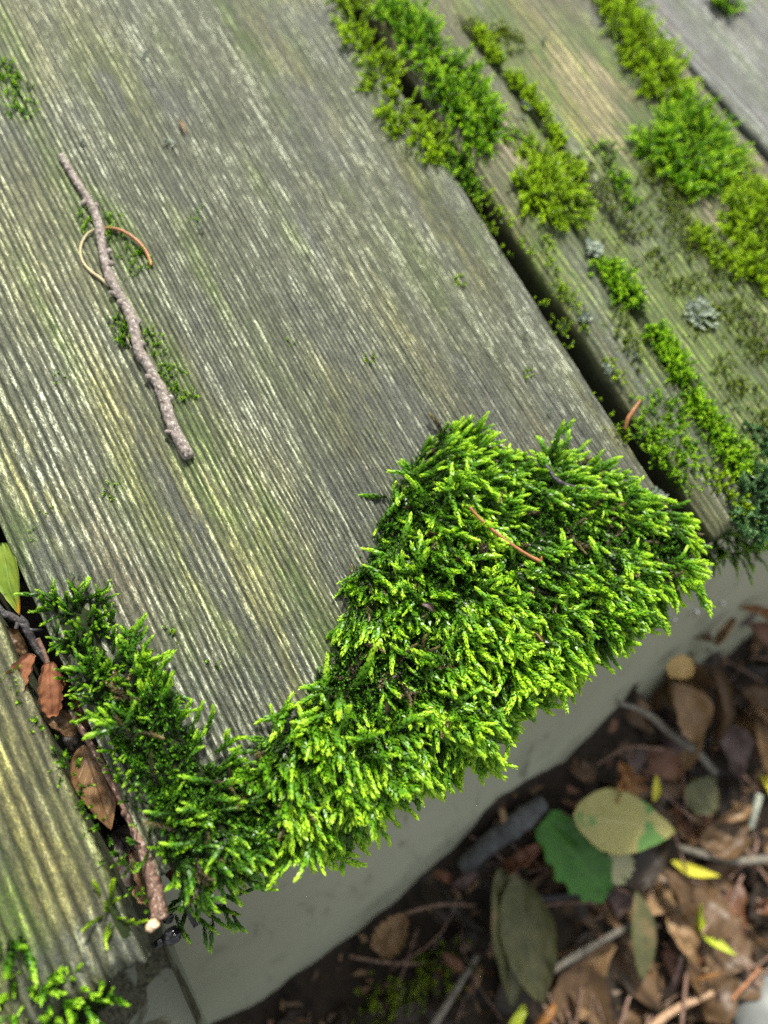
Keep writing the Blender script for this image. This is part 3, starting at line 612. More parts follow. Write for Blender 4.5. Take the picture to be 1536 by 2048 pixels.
end_mat('largest bright green moss cushion, rolling over the board end under the orange stalk', .027, .1345, 1.15, MOSS, 11, .95, (770, 1000), .32, holes=[(1075, 1055, 9), (1130, 1090, 6), (830, 1120, 3), (1020, 1010, 3), (800, 1330, 6), (900, 1150, 4), (1020, 1210, 3), (960, 1310, 3), (750, 1290, 5), (700, 1340, 4), (1190, 1065, 5), (880, 1240, 3), (1130, 1200, 3)], hs=.62, wild=.55, rad=.42)
end_mat('dark wet moss clump with lone long shoots at the lower left board end', .0045, .029, .75, MOSS_D, 12, .82, (330, 1690), .46, .30, .5, holes=[(560, 1540, 4), (420, 1450, 4), (640, 1480, 3), (300, 1480, 4), (350, 1600, 3)], hs=.45, rad=.5, nd=35)
moss_patch('dark moss strip on the left edge of the widest board beside the brown debris', [(98, 1192), (150, 1178), (200, 1205), (222, 1290), (250, 1370), (285, 1440), (320, 1500), (350, 1640), (390, 1730), (352, 1750), (285, 1600), (230, 1470), (180, 1390), (127, 1290)],
           0., 1.0, .55, .55, PR_HI, MOSS_D, (0, 0), 13, .5, .35, thr=.38)
moss_streak('dark moss fringe hanging over the left side of the widest board into the gap', [(62, 1170), (112, 1290), (160, 1395), (208, 1500), (262, 1620), (318, 1745)], 2.0, .35, .42, 0., PR_HI, MOSS_D, 14, -.0006, .2)

# --- moss in the gap and on the boards to the right
RB = .0006
moss_patch('moss ribbon along the top of the widest board, left of the dark gap', [(680, -30), (715, 30), (735, 90), (790, 180), (835, 240), (888, 315), (868, 325), (812, 285), (768, 225), (742, 150), (712, 80), (665, -10)], .0, 3.5, .6, 1.1, None, MOSS_Y, (.1, -.1), 21)
moss_patch('plump moss clump spilling into the gap from the board right of it', [(775, -20), (825, 45), (885, 105), (930, 155), (960, 205), (996, 268), (955, 292), (922, 255), (888, 205), (840, 125), (790, 50), (760, -20)], RB, 5., .6, 1.25, None, MOSS, (.2, .1), 22)
moss_patch('few glossy shoots hanging in the upper gap below the plump clump', [(905, 310), (935, 350), (958, 385), (945, 392), (920, 350), (900, 325)], -.002, 1.5, .8, 1., None, MOSS, (.5, 0), 23)
moss_patch('star-shaped yellow-green moss tuft halfway along the board right of the gap', [(1058, 340), (1090, 330), (1130, 370), (1150, 420), (1110, 440), (1075, 420), (1055, 385)], RB, 3.5, .75, 1.15, None, MOSS_Y, (.3, 0), 24, 1.1)
moss_patch('small yellow moss stub above the star-shaped tuft', [(1040, 262), (1062, 280), (1092, 320), (1088, 335), (1062, 320)], RB, 1.8, .8, .7, None, MOSS_Y, (0, 0), 25)
moss_patch('long moss band at the top along the edge of the grey corner board', [(1195, -20), (1250, -10), (1280, 60), (1330, 110), (1350, 170), (1340, 205), (1300, 190), (1265, 120), (1225, 60)], RB, 4.5, .55, 1.2, None, MOSS_Y, (.1, 0), 26)
moss_patch('spreading bright moss rosette at right with fan-like shoots', [(1300, 290), (1330, 240), (1390, 230), (1430, 270), (1440, 330), (1420, 370), (1370, 370), (1330, 340)], RB, 5., .6, 1.3, None, MOSS, (.1, 0), 27, 1.2)
moss_patch('yellowish moss mass between the rosette and the right picture edge', [(1430, 290), (1470, 320), (1490, 360), (1470, 380), (1440, 350)], RB, 4., .6, 1.1, None, MOSS_Y, (.1, 0), 28)
moss_patch('tall green moss mass cut by the right picture edge', [(1465, 400), (1500, 385), (1560, 400), (1580, 520), (1560, 570), (1500, 560), (1480, 500)], RB, 4.5, .55, 1.2, None, MOSS_Y, (0, 0), 29)
moss_patch('finger-shaped yellow moss patch left of the mass at the right edge', [(1400, 462), (1430, 475), (1470, 515), (1455, 540), (1420, 510)], RB, 2.2, .8, .8, None, MOSS_Y, (0, 0), 30)
moss_patch('dense dark moss block in the gap beside the thin orange needle', [(1265, 810), (1300, 800), (1345, 815), (1375, 860), (1390, 910), (1420, 960), (1400, 985), (1360, 960), (1320, 930), (1285, 880)], -.001, 4.5, .75, .75, None, MOSS, (0, 0), 31)
moss_patch('moss cluster hanging over the end of the board right of the gap', [(1480, 960), (1510, 930), (1560, 940), (1580, 1040), (1530, 1060), (1490, 1050), (1470, 1030)], RB, 4., .6, 1.1, None, MOSS_B, (.5, 0), 32)
moss_patch('bluish green moss sprig at the right edge above the hanging cluster', [(1480, 820), (1510, 840), (1560, 850), (1570, 900), (1510, 885)], RB, 3., .6, 1.1, None, MOSS_B, (0, 0), 33)
moss_patch('dark fringe of moss under the end of the board right of the gap', [(1395, 1060), (1440, 1040), (1500, 1040), (1540, 1040), (1530, 1080), (1470, 1110), (1420, 1140), (1395, 1120)], -.016, 5., .7, 1., None, MOSS_D, (.6, 0), 34, .6, .3, (0, 0, -.5))
moss_patch('green sprig at the top edge on the bluish grey corner board', [(1430, -15), (1470, -10), (1475, 15), (1450, 25)], .001, 2.5, .9, 1., None, MOSS, (0, 0), 35)
streaks = [
    ('yellow moss line in the upper crack of the board right of the gap', [(935, 40), (1000, 130), (1060, 190), (1095, 245), (1120, 290), (1150, 340), (1190, 400), (1230, 450)], 3.0, 3.2, 1., MOSS_Y),
    ('long dark green moss line in the lower crack of the board right of the gap', [(1205, 525), (1250, 590), (1300, 650), (1345, 720), (1380, 790), (1420, 850), (1460, 900), (1490, 950)], 3.6, 4.2, 1.1, MOSS),
    ('faint olive moss haze on the middle of the board right of the gap', [(1170, 330), (1230, 420), (1300, 500), (1370, 590), (1430, 650)], 9., 0.78, .7, MOSS_O),
    ('olive moss haze near the right picture edge above the lichen rosette', [(1300, 330), (1380, 480), (1440, 580), (1500, 660), (1540, 720)], 10., 0.99, .7, MOSS_O),
    ('yellow moss dust line right beside the gap edge', [(1085, 470), (1105, 530), (1130, 590), (1160, 630)], 3., .8, .7, MOSS_Y),
    ('dark moss tufts at the top of the board right of the gap', [(940, 40), (970, 80), (1000, 60), (1035, 110)], 6., 1.82, .7, MOSS_O),
    ('moss crumbs between the two cracks beside the small blue-grey lichen', [(1200, 280), (1215, 320), (1240, 370), (1268, 420)], 2.6, 1.2, 1.1, MOSS),
    ('moss crumbs right of the lower crack below the lichen rosette', [(1430, 720), (1470, 760), (1500, 800), (1540, 850)], 6., 1.30, .7, MOSS_O),
    ('thin green moss trickle left of the lower crack', [(1240, 620), (1250, 680), (1275, 720), (1300, 740)], 4., .7, .9, MOSS_O),
    ('moss rim along the end of the board right of the gap', [(1410, 930), (1450, 980), (1480, 1010), (1490, 1040)], 3., 1.2, 1., MOSS_Y)]
for i, (lb, pth, wd, dn, sc, mt) in enumerate(streaks): moss_streak(lb, pth, wd, dn, sc*1.1, RB, PR_XS, mt, 60+i, 0., .36 if dn > 3 and i == 0 else .24 if dn > 3 else .33)
# --- thin films and tufts on the widest board
films = [
    ('fine dark moss film inside the curled stem', [(205, 440), (235, 480), (262, 500), (300, 540)], 4., 1.6, .75, MOSS_D),
    ('moss film right of the lower half of the twig', [(290, 660), (315, 710), (345, 760), (375, 800)], 3., 2.2, .6, MOSS),
    ('dark moss film left of the middle of the twig', [(236, 640), (250, 670), (262, 700)], 3., 2., .8, MOSS_D),
    ('green moss film along the left picture edge at the top', [(5, 130), (30, 190), (60, 240)], 4., 1.3, .9, MOSS_D),
    ('small moss film left of the upper twig', [(160, 420), (175, 445), (185, 460)], 2.5, 2., .7, MOSS)]
for i, (lb, pth, wd, dn, sc, mt) in enumerate(films): moss_streak(lb, pth, wd, dn, sc, 0., PR_XS, mt, 80+i)
tufts = [('tiny moss tuft on the widest board near the left picture edge below mid height', 222, 980, 9), ('tiny moss tuft left of the lower half of the twig', 122, 757, 9), ('lone yellow moss crumb at the centre of the widest board', 740, 716, 9),
         ('yellow moss crumb on the rim of the gap', 1131, 650, 10), ('tiny dark tuft right of the top of the twig', 397, 435, 8), ('yellow moss crumb right of the board centre', 1052, 746, 7), ('small moss tuft between the two big moss masses', 425, 1325, 9),
         ('thin moss tuft just above the small tuft between the big masses', 345, 1275, 8), ('yellow-green crumbs above the dark left moss strip', 100, 1025, 8), ('bright crumbs on the left board edge above the turning leaf', 62, 1070, 9), ('yellow moss crumb above the bright moss peak', 920, 560, 6), ('green crumb on the upper part of the widest board', 580, 683, 7)]
for i, (lb, px, py, rad) in enumerate(tufts):
    pl = [(px+rad*math.cos(a), py+rad*1.4*math.sin(a)) for a in np.linspace(0, 6.28, 7)[:-1]]
    moss_patch(lb, pl, 0., 1.0, 4., .55 if rad < 12 else .8, PR_XS if rad < 12 else PR_LO, MOSS_Y if i in (2, 3, 5, 8, 10) else MOSS, (0, 0), 90+i)
def lone_shoots(label, spots, mat, seed):
    r = np.random.default_rng(seed); p, d, sc = [], [], []
    for x, y, x2, y2, q in spots:
        a = P(x, y, .0015); b = P(x2, y2, .004); p.append(a); d.append((b-a)/np.linalg.norm(b-a)); sc.append(q)
    f = foliage(np.array(p), np.array(d), np.tile([0, 0, .3], (len(p), 1)), np.array(sc), PR_HI[:], seed, np.full(len(p), .8))
    return moss_thing(label, GRP, None, f, mat)
lone_shoots('lone long moss shoots sticking up over the wood from the dark lower left clump', [(305, 1420, 365, 1330, 1.1), (285, 1425, 300, 1370, .8), (325, 1410, 350, 1350, .8), (380, 1460, 415, 1405, .8), (410, 1470, 448, 1418, .9), (430, 1510, 490, 1450, 1.0), (350, 1450, 365, 1400, .7), (450, 1500, 456, 1455, .6), (240, 1280, 262, 1255, .7), (270, 1330, 310, 1305, .8), (555, 1450, 562, 1405, .8)], MOSS, 46)
moss_streak('thin moss fringe on the rim of the board right of the gap', [(960, 370), (1040, 480), (1120, 580), (1190, 690), (1250, 770)], 1.6, 1.4, .8, RB, PR_XS, MOSS_Y, 85, 0., .45)
moss_streak('thin moss fringe on the rim of the widest board beside the gap', [(880, 320), (950, 410), (1010, 500), (1100, 630), (1180, 770), (1240, 860)], 1.2, 1.0, .7, 0., PR_XS, MOSS_Y, 86, 0., .5)
moss_streak('yellow-green moss crust on the gap rim beside the orange needle', [(1228, 845), (1240, 870), (1250, 885)], 2.2, 2., .7, 0., PR_XS, MOSS_Y, 88)
# --- lower left board
moss_patch('big blurred moss cushion in the bottom left corner on the yellowish board end', [(-60, 1900), (10, 1880), (40, 1940), (110, 1955), (170, 1960), (215, 1940), (215, 2000), (140, 2060), (60, 2120), (-60, 2120)], -.004, 3.5, .6, .85, PR_HI, MOSS_D, (.3, 0), 41, .7, .4)
moss_patch('small upright moss sprig near the end of the yellowish board', [(185, 1790), (215, 1805), (255, 1860), (245, 1885), (205, 1850)], .0004, .8, .55, .5, PR_HI, MOSS_Y, (.3, 0), 42)
moss_streak('little moss shoots along the right rim of the yellowish board', [(10, 1350), (80, 1460), (145, 1560), (190, 1640), (225, 1700), (270, 1770), (300, 1820)], 1.6, .9, .9, -.001, PR_XS, MOSS_D, 43)
moss_patch('moss sprig on the left picture edge of the yellowish board', [(-10, 1820), (15, 1830), (35, 1850), (20, 1870), (-10, 1860)], .0004, 1.5, 1., 1., PR_HI, MOSS_D, (0, 0), 44)
moss_patch('thin hanging moss at the lower left corner by the black wet lump', [(355, 1790), (420, 1780), (480, 1790), (480, 1815), (400, 1850), (345, 1880)], -.018, .8, .22, .7, PR_HI, MOSS_D, (.7, .1), 45, .6, .15, (0, 0, -.3))

# ------------------------------------------------------------------ twigs and stalks
def stick(name, label, cat, pts, rad, mat, z=0., seg=12, rough=.25, knobs=(), parent=None, n=90, seed=0, freq=900.):
    """pts: (px, py, height above z in mm); rad in mm (list or number)"""
    c = np.array([np.r_[P(x, y, z+h*1e-3)] for x, y, h in pts]); r = np.broadcast_to(rad, (len(pts),))
    q = resample(np.column_stack([c, np.array(r)*1e-3]), n)
    pr = q[:, 3].copy()
    V, F = tube(q[:, :3], pr, seg, rough, seed, freq)
    extra = []
    for kt, kl, kr, ang, fwd in knobs:
        i = int(kt*(n-1)); tdir = q[min(i+1, n-1), :3]-q[i-1, :3]; tdir /= np.linalg.norm(tdir)
        side = np.cross(tdir, [0, 0, 1]); d = side*math.cos(ang)+np.array([0, 0, 1])*math.sin(ang)+tdir*fwd; d /= np.linalg.norm(d)
        b = q[i, :3]; m = np.linspace(-.3, 1, 8)[:, None]
        kp = b+d*m*(kl*1e-3+q[i, 3]); kr2 = kr*1e-3*np.array([1.1, 1.25, 1.2, 1.05, .95, .9, .8, .55])
        extra.append(tube(kp, kr2, 9, .3, seed+i, 1500))
    V, F = join([(V, F)]+extra)
    return link(name, mesh(name, V, F, mat), parent, label, cat)
stick('twig', 'long knobbly grey-brown twig lying on the widest board', 'twig',
      [(122, 312, 1.05), (148, 355, 0.95), (178, 402, 0.95), (198, 450, 1.15), (206, 505, 1.35), (220, 555, 1.25), (245, 600, 1.05), (264, 640, 1.05), (276, 695, 1.05), (298, 735, 1.05), (324, 785, 1.05), (342, 845, 1.05), (378, 915, 0.95)],
      [.85, .9, 1.0, 1.1, 1.0, 1.2, 1.05, 1.3, 1.25, 1.1, 1.25, 1.25, 1.3], M_TWIG, 0., 20, .36,
      [(.17, 1.5, .85, .1, .6), (.20, .7, .9, 2.9, .3), (.365, 1.3, .85, 3.0, -.5), (.40, .9, 1.0, 2.7, .2), (.50, 1.5, .8, .1, -.8), (.53, .5, 1.1, .4, 0), (.61, 1.2, .7, 2.9, -.9), (.655, .8, 1.0, 3.0, .5), (.77, 1.1, .85, .2, -.6), (.845, 1.0, 1.0, 2.9, -.4), (.93, 1.1, .7, .2, -.4), (.06, .3, .95, 1., 0), (.3, .3, 1.05, .8, 0), (.70, .2, 1.2, .3, 0), (.985, .4, 1.1, 1.4, .5)], n=150, seed=3)
st = thing('curled_tendril', 'thin curled stem looped under the twig, orange at one end', 'tendril')
stick('stalk', None, None, [(200, 458, 1.0), (216, 456, 1.2), (240, 460, 1.3), (265, 474, 1.3), (285, 493, 1.0), (297, 513, .7), (303, 531, .5)], [.35, .38, .42, .45, .46, .45, .48], M_STALK, 0., 10, .08, parent=st)
stick('stalk', None, None, [(218, 572, .8), (200, 556, .7), (182, 543, .7), (168, 527, .7), (161, 508, .7), (163, 488, .7), (173, 470, .8), (187, 460, .9), (200, 458, 1.0)], [.35, .38, .36, .33, .31, .3, .28, .27, .33], M_STALKP, 0., 10, .1, parent=st)
stick('leaf_stalk', 'bare orange-brown leaf stalk lying across the bright moss cushion', 'leaf stalk', [(940, 1015, 9.5), (958, 1036, 9.), (985, 1060, 8.5), (1020, 1087, 8.), (1055, 1110, 7.5), (1080, 1124, 7.2), (1082, 1130, 6.8)], [.38, .33, .38, .38, .40, .50, .35], M_STALK, 0., 12, .10, [(.38, .15, .35, 1.2, 0), (.97, .9, .3, 2.6, -.6)], seed=9)
stick('twig', 'short bent blackish twig on the upper right of the bright moss cushion', 'twig', [(1092, 930, 7.5), (1102, 945, 7.), (1116, 962, 6.5), (1140, 972, 6.2), (1172, 978, 6.)], [.3, .5, .55, .4, .3], M_TWIGD, 0., 10, .3, seed=4)
stick('pine_needle', 'thin orange needle standing in the gap beside the dark moss block', 'needle', [(1281, 800, 5.), (1266, 822, 4.), (1256, 838, 3.), (1250, 858, 1.5)], [.35, .5, .55, .35], M_STALK, 0., 10, .15, seed=5)
stick('rootlet', 'fine dark curly rootlet dangling from the moss over the grey panel', 'rootlet', [(888, 1508, -10), (900, 1520, -11), (912, 1521, -12), (927, 1514, -12.5), (928, 1506, -12.8), (918, 1508, -13), (910, 1518, -13.5), (903, 1531, -14)], .10, M_TWIGD, 0., 6, 0.)
stick('twig', 'wet reddish-brown twig slanting out of the lower left gap', 'twig', [(140, 1420, -6), (182, 1490, -5), (220, 1555, -4.5), (250, 1610, -4), (280, 1680, -3), (303, 1745, -2.5), (320, 1838, -2)], [.5, .6, .75, .9, 1.2, 1.4, 1.5], M_TWIGW, 0., 16, .25, [(.55, .3, .8, .5, 0), (.8, .2, 1., 2.4, 0), (.9, .2, .9, .8, 0)], n=110, seed=6)
stick('twig', 'dark wet rooty twig in the left gap below the turning leaf', 'twig', [(-20, 1205, -8), (10, 1228, -8), (40, 1240, -7.5), (55, 1262, -8), (75, 1300, -9), (110, 1345, -10)], [.9, .9, 1.0, .9, .7, .5], M_TWIGD, 0., 12, .35, [(.35, 2., .5, .4, .5), (.5, 2.5, .4, 2.8, .6)], seed=7)
stick('stick', 'short black stick poking out of the moss at the lower left corner', 'stick', [(362, 1795, -9), (375, 1820, -10), (392, 1852, -11)], [.4, .5, .5], M_TWIGD, 0., 9, .3)

# ------------------------------------------------------------------ leaves
def leaf_mesh(base, tip, width, mat, curl=.2, roll=0., bend=.1, shape='ovate', up=None, seed=0, wob=.06, fold=0., name='leaf'):
    """leaf blade between two world points; width in metres; curl raises the margins, bend arches the midrib"""
    base = np.asarray(base, float); tip = np.asarray(tip, float); L = np.linalg.norm(tip-base); d = (tip-base)/L
    upv = np.array([0, 0, 1.]) if up is None else np.asarray(up, float); s = np.cross(d, upv); s /= np.linalg.norm(s); n = np.cross(s, d)
    s, n = s*math.cos(roll)+n*math.sin(roll), n*math.cos(roll)-s*math.sin(roll)
    nu, nv = 40, 21; u = np.linspace(0, 1, nu); v = np.linspace(-1, 1, nv); U, Vv = np.meshgrid(u, v, indexing='ij')
    if shape == 'ovate': wf = np.sin(np.pi*u**.72)**.85*(1-.25*u)*1.12
    elif shape == 'lance': wf = np.sin(np.pi*u**.9)**.9
    elif shape == 'round': wf = np.sin(np.pi*np.clip(u*.92+.06, 0, 1))**.5*(1+.09*np.sin(u*34))
    elif shape == 'oak': wf = np.sin(np.pi*u**.8)**.6*(.78+.26*np.sin(u*21+.5))
    else: wf = np.sin(np.pi*u)**.4*(.8+.4*fbm(u*7, u*0+seed, seed, 2))
    wf = wf+.0*u; half = width*.5*wf[:, None]*(1+.10*(fbm(U*9, np.sign(Vv)*4, seed+2, 2)-.5))
    cv = curl*3.0; a = Vv*cv
    side = half*np.where(abs(cv) > .05, np.sin(a)/max(abs(cv), .05)*np.sign(cv) if abs(cv) > .05 else Vv, Vv)
    lift = half*((1-np.cos(a))/cv if abs(cv) > .05 else 0*Vv)+fold*np.abs(Vv)*half
    w1 = wob*width*(fbm(U*5+seed, Vv*2.5, seed+4, 3)-.5)*2
    arch = bend*L*(np.sin(np.pi*U)-.0)+w1+lift
    Q = base+d*(U*L)[..., None]+s*side[..., None]+n*arch[..., None]
    V = Q.reshape(-1, 3); nn = n*.00018
    V2 = np.vstack([V, V-nn]); F = grid_faces(nu, nv); N = nu*nv
    idx = np.arange(N).reshape(nu, nv); ring = np.r_[idx[0, :-1], idx[:-1, -1], idx[-1, :0:-1], idx[:0:-1, 0]]; r2 = np.roll(ring, -1)
    FF = np.vstack([F, F[:, ::-1]+N, np.stack([ring, ring+N, r2+N, r2], -1)])
    me = mesh(name, V2, FF, mat, {'lu': np.tile(U.ravel(), 2), 'lv': np.tile(Vv.ravel(), 2)})
    return me
def pxw(b, t, wpx, z):
    """metres that wpx pixels span at the point between the two pixels"""
    p = P((b[0]+t[0])/2, (b[1]+t[1])/2, z); dep = (CM.T@p+CT)[2]; return wpx*dep/FPX
def ground_leaf(label, b, t, wpx, mat, h=4., h2=None, curl=.15, roll=0., bend=.08, shape='ovate', seed=0, fold=0., stalk=0., wob=.06, parent=None, name='fallen_leaf'):
    h2 = h if h2 is None else h2; h += 4; h2 += 4
    if mat in ('brown', 'red', 'tan', 'mauve', 'orange') and not parent: curl = curl*1.9+.08; wob = .16; bend = bend*1.5
    B = G(*b, h*1e-3); T = G(*t, h2*1e-3); wd = pxw(b, t, wpx, B[2])
    me = leaf_mesh(B, T, wd, LM[mat], curl, roll, bend, shape, None, seed, wob, fold)
    if stalk and not parent:
        o = thing(name, label, 'leaf'); link('blade', me, o)
        d = (B-T)/np.linalg.norm(B-T); q = resample(np.array([B-d*.002, B+d*stalk*.5e-3+[0, 0, .001], B+d*stalk*1e-3-[0, 0, .002]]), 14)
        V, F = tube(q, np.linspace(.0006, .0004, 14), 8); link('stalk', mesh('stalk', V, F, LM[mat]), o); return o
    if parent: return link('blade', me, parent)
    return link(name, me, None, label, 'leaf')
ground_leaf('large olive-tan oval leaf with green spots lying on the green leaf', (1146, 1630), (1352, 1662), 120, 'olive', 15, 13, .10, .0, .05, 'ovate', 1, wob=.03)
ground_leaf('bright green scalloped leaf under the olive-tan oval leaf', (1085, 1640), (1215, 1790), 120, 'green', 8, 8, .08, 0, .04, 'round', 2)
ground_leaf('small pale leaf below the tip of the green leaf', (1235, 1690), (1240, 1770), 58, 'pale', 9, 8, .12, 0, .05, 'round', 3)
o = thing('fallen_leaf', 'big drab olive leaf hanging folded into two lobes at the bottom', 'leaf')
ground_leaf(None, (995, 1735), (1022, 2015), 135, 'drab', 11, 7, .22, .30, .05, 'ovate', 4, .2, parent=o)
ground_leaf(None, (1030, 1750), (1085, 2012), 120, 'drab', 12, 9, .25, -.30, .05, 'ovate', 5, .2, parent=o)
ground_leaf('bright yellow-green curled leaf standing like a crescent at lower right', (1403, 1808), (1475, 1912), 44, 'lime', 15, 9, .42, .5, -.30, 'lance', 6)
ground_leaf('thin bright yellow leaf lying right of the olive-tan leaf', (1342, 1722), (1442, 1752), 28, 'yellow', 8, 8, .3, .3, -.14, 'lance', 7)
ground_leaf('orange-brown lobed leaf above the olive-tan leaf', (1252, 1605), (1245, 1525), 85, 'orange', 9, 9, .12, 0, .05, 'oak', 8)
ground_leaf('small yellow sliver leaf right of the orange-brown lobed leaf', (1308, 1605), (1312, 1548), 20, 'yellow', 10, 10, .3, 0, .05, 'lance', 9)
ground_leaf('rounded tan leaf at the foot of the panel, low in the picture', (755, 1905), (812, 1832), 72, 'tan', 9, 11, .14, .2, .06, 'round', 10)
ground_leaf('golden tan leaf nearest the panel at right', (1335, 1345), (1385, 1325), 48, 'gold', 14, 15, .15, 0, .1, 'round', 11)
ground_leaf('large dull brown leaf below the golden tan leaf', (1345, 1370), (1395, 1490), 100, 'tan', 10, 8, .15, -.2, .06, 'ovate', 12)
ground_leaf('long brown leaf right of the large dull brown leaf', (1420, 1330), (1430, 1500), 75, 'brown', 12, 9, .25, .3, .05, 'ovate', 13)
ground_leaf('tan twisted leaf near the right edge under the board end', (1430, 1290), (1470, 1235), 50, 'tan', 12, 18, .4, .4, .1, 'torn', 14)
ground_leaf('small orange leaf near the right picture edge under the board end', (1480, 1215), (1535, 1240), 34, 'orange', 16, 14, .3, 0, .1, 'torn', 15)
ground_leaf('reddish-brown leaf cut by the right edge below the small orange leaf', (1500, 1250), (1560, 1330), 80, 'red', 11, 10, .2, 0, .06, 'ovate', 16)
ground_leaf('brown leaf cut by the right edge at the level of the pale twig', (1480, 1380), (1550, 1480), 90, 'brown', 9, 9, .18, .2, .06, 'ovate', 17)
ground_leaf('tan leaf with a torn edge at the right picture edge', (1520, 1410), (1545, 1590), 75, 'tan', 11, 9, .2, -.3, .05, 'ovate', 18)
ground_leaf('purplish-brown leaf right of the end of the pale twig', (1440, 1450), (1480, 1560), 95, 'mauve', 7, 7, .15, 0, .06, 'ovate', 19)
ground_leaf('crumpled red-brown leaf left of the green leaf', (1000, 1745), (1080, 1690), 70, 'red', 9, 10, .35, .2, .1, 'torn', 20)
ground_leaf('pinkish-brown leaf beside the dark stick at the foot of the panel', (905, 1775), (955, 1745), 42, 'mauve', 10, 10, .25, 0, .1, 'round', 21)
ground_leaf('small dull red leaf next to the pinkish-brown leaf', (868, 1745), (905, 1760), 36, 'red', 8, 8, .25, 0, .1, 'round', 22)
ground_leaf('slim grey-olive leaf standing below the pale leaf', (1272, 1780), (1285, 1965), 62, 'drab', 9, 7, .2, .1, .05, 'lance', 23)
ground_leaf('dark tan leaf between the slim grey-olive leaf and the yellow-green crescent', (1330, 1830), (1390, 1935), 70, 'tan', 6, 6, .18, .2, .06, 'ovate', 24)
ground_leaf('orange curl of leaf in the sunny patch at lower right', (1380, 1965), (1445, 1945), 26, 'orange', 8, 9, .5, .3, .2, 'lance', 25)
ground_leaf('mauve leaf fragment standing in the sunny patch at lower right', (1335, 1990), (1365, 1910), 22, 'mauve', 6, 12, .3, .3, .05, 'torn', 26)
ground_leaf('russet leaf cut by the right edge above the sunny patch', (1505, 1820), (1560, 1790), 50, 'red', 8, 8, .3, 0, .1, 'ovate', 27)
ground_leaf('small russet leaf left of the big drab olive leaf', (885, 1905), (930, 1945), 40, 'red', 7, 7, .25, 0, .1, 'ovate', 28)
ground_leaf('yellowish leaf tip at the right edge level with the orange-brown lobed leaf', (1565, 1600), (1520, 1550), 50, 'yellow', 10, 10, .2, 0, .1, 'ovate', 29)
ground_leaf('brown pointed leaf below the thin bright yellow leaf', (1330, 1735), (1375, 1850), 66, 'brown', 6, 6, .2, .2, .06, 'ovate', 30)
ground_leaf('small tan leaf at the right under the pale stem', (1440, 1640), (1500, 1610), 45, 'tan', 7, 8, .3, 0, .1, 'torn', 31)
ground_leaf('greyish drab leaf above right of the olive-tan leaf', (1380, 1620), (1430, 1550), 72, 'drab', 5, 5, .15, 0, .06, 'ovate', 32)
ground_leaf('wide brown leaf right of the olive-tan leaf', (1400, 1690), (1500, 1650), 90, 'brown', 5, 6, .15, 0, .06, 'ovate', 33)
ground_leaf('ochre leaf scrap at the bottom edge below the drab olive leaf', (1070, 2050), (1110, 2005), 34, 'orange', 6, 6, .3, 0, .1, 'torn', 34)
ground_leaf('yellow-green scrap beside the ochre leaf scrap at the bottom edge', (1020, 2055), (1050, 2010), 26, 'lime', 6, 6, .3, 0, .1, 'torn', 35)
# leaves in the gap at the left
def px_leaf(name, label, b, t, wpx, mat, zb, zt, curl=.2, roll=0., bend=.05, shape='ovate', seed=0, fold=0., wob=.05, parent=None, cat='leaf'):
    B = P(*b, zb*1e-3); T = P(*t, zt*1e-3); me = leaf_mesh(B, T, pxw(b, t, wpx, zb*1e-3), LM[mat], curl, roll, bend, shape, None, seed, wob, fold)
    return link(name, me, parent, label if not parent else None, cat if not parent else None)
px_leaf('fallen_leaf', 'half-green half-orange turning leaf wedged in the left gap', (5, 1085), (38, 1230), 62, 'yg', -3, -6, .15, -.5, .03, 'ovate', 51)
px_leaf('fallen_leaf', 'veined wet brown leaf lying in the lower left gap beside the wet twig', (165, 1490), (222, 1660), 88, 'wetbrown', -7, -8, .16, .35, .03, 'ovate', 52)
o = thing('curled_leaf', 'glossy orange-brown curled leaf with a thick stalk in the left gap', 'leaf')
px_leaf('lobe', None, (98, 1325), (106, 1432), 80, 'fungus', 0, -5, .6, .2, .05, 'round', 53, parent=o)
px_leaf('lobe', None, (66, 1310), (36, 1400), 70, 'fungus', 0, -5, .5, -.2, .08, 'round', 54, parent=o)
px_leaf('lobe', None, (12, 1318), (2, 1380), 48, 'fungus', -2, -6, .7, -.2, .08, 'round', 55, parent=o)
px_leaf('lobe', None, (118, 1345), (128, 1375), 30, 'fungus', -3, -6, .8, .1, .1, 'round', 56, parent=o)
stick('stalk', None, None, [(74, 1278, 0), (86, 1300, -1), (96, 1330, -2.5), (98, 1365, -4)], [.6, .42, .5, .6], M_TWIGW, 0., 12, .12, parent=o)
px_leaf('fallen_leaf', 'crumpled reddish leaf under the moss at the lower left corner', (330, 1735), (410, 1790), 60, 'fungus', -11, -11, .4, .3, .1, 'torn', 57)
px_leaf('fallen_leaf', 'pale brown leaf scrap behind the wet twig end', (268, 1775), (320, 1810), 40, 'tan', -10, -9, .3, .2, .1, 'torn', 58)
px_leaf('fallen_leaf', 'nearly black leaf deep in the left gap above the veined brown leaf', (110, 1440), (190, 1510), 90, 'dark', -14, -14, .1, .2, .05, 'torn', 59)
px_leaf('fallen_leaf', 'nearly black leaf deep in the left gap behind the wet twig', (230, 1660), (300, 1760), 100, 'dark', -15, -14, .1, .2, .05, 'torn', 60)
px_leaf('leaf_scrap', 'narrow brown leaf scrap caught upright in the moss near the front edge', (772, 1402), (776, 1452), 15, 'mauve', 6, 1, .3, .2, .05, 'lance', 61)
px_leaf('leaf_scrap', 'dull clod-like leaf scrap in the middle of the bright moss', (845, 1208), (866, 1224), 20, 'mauve', 8.5, 8, .5, .2, .2, 'round', 62)
px_leaf('leaf_scrap', 'tiny tan husk stuck in the moss below the orange stalk', (1070, 1264), (1088, 1292), 11, 'tan', 6, 5, .5, .2, .1, 'lance', 63)
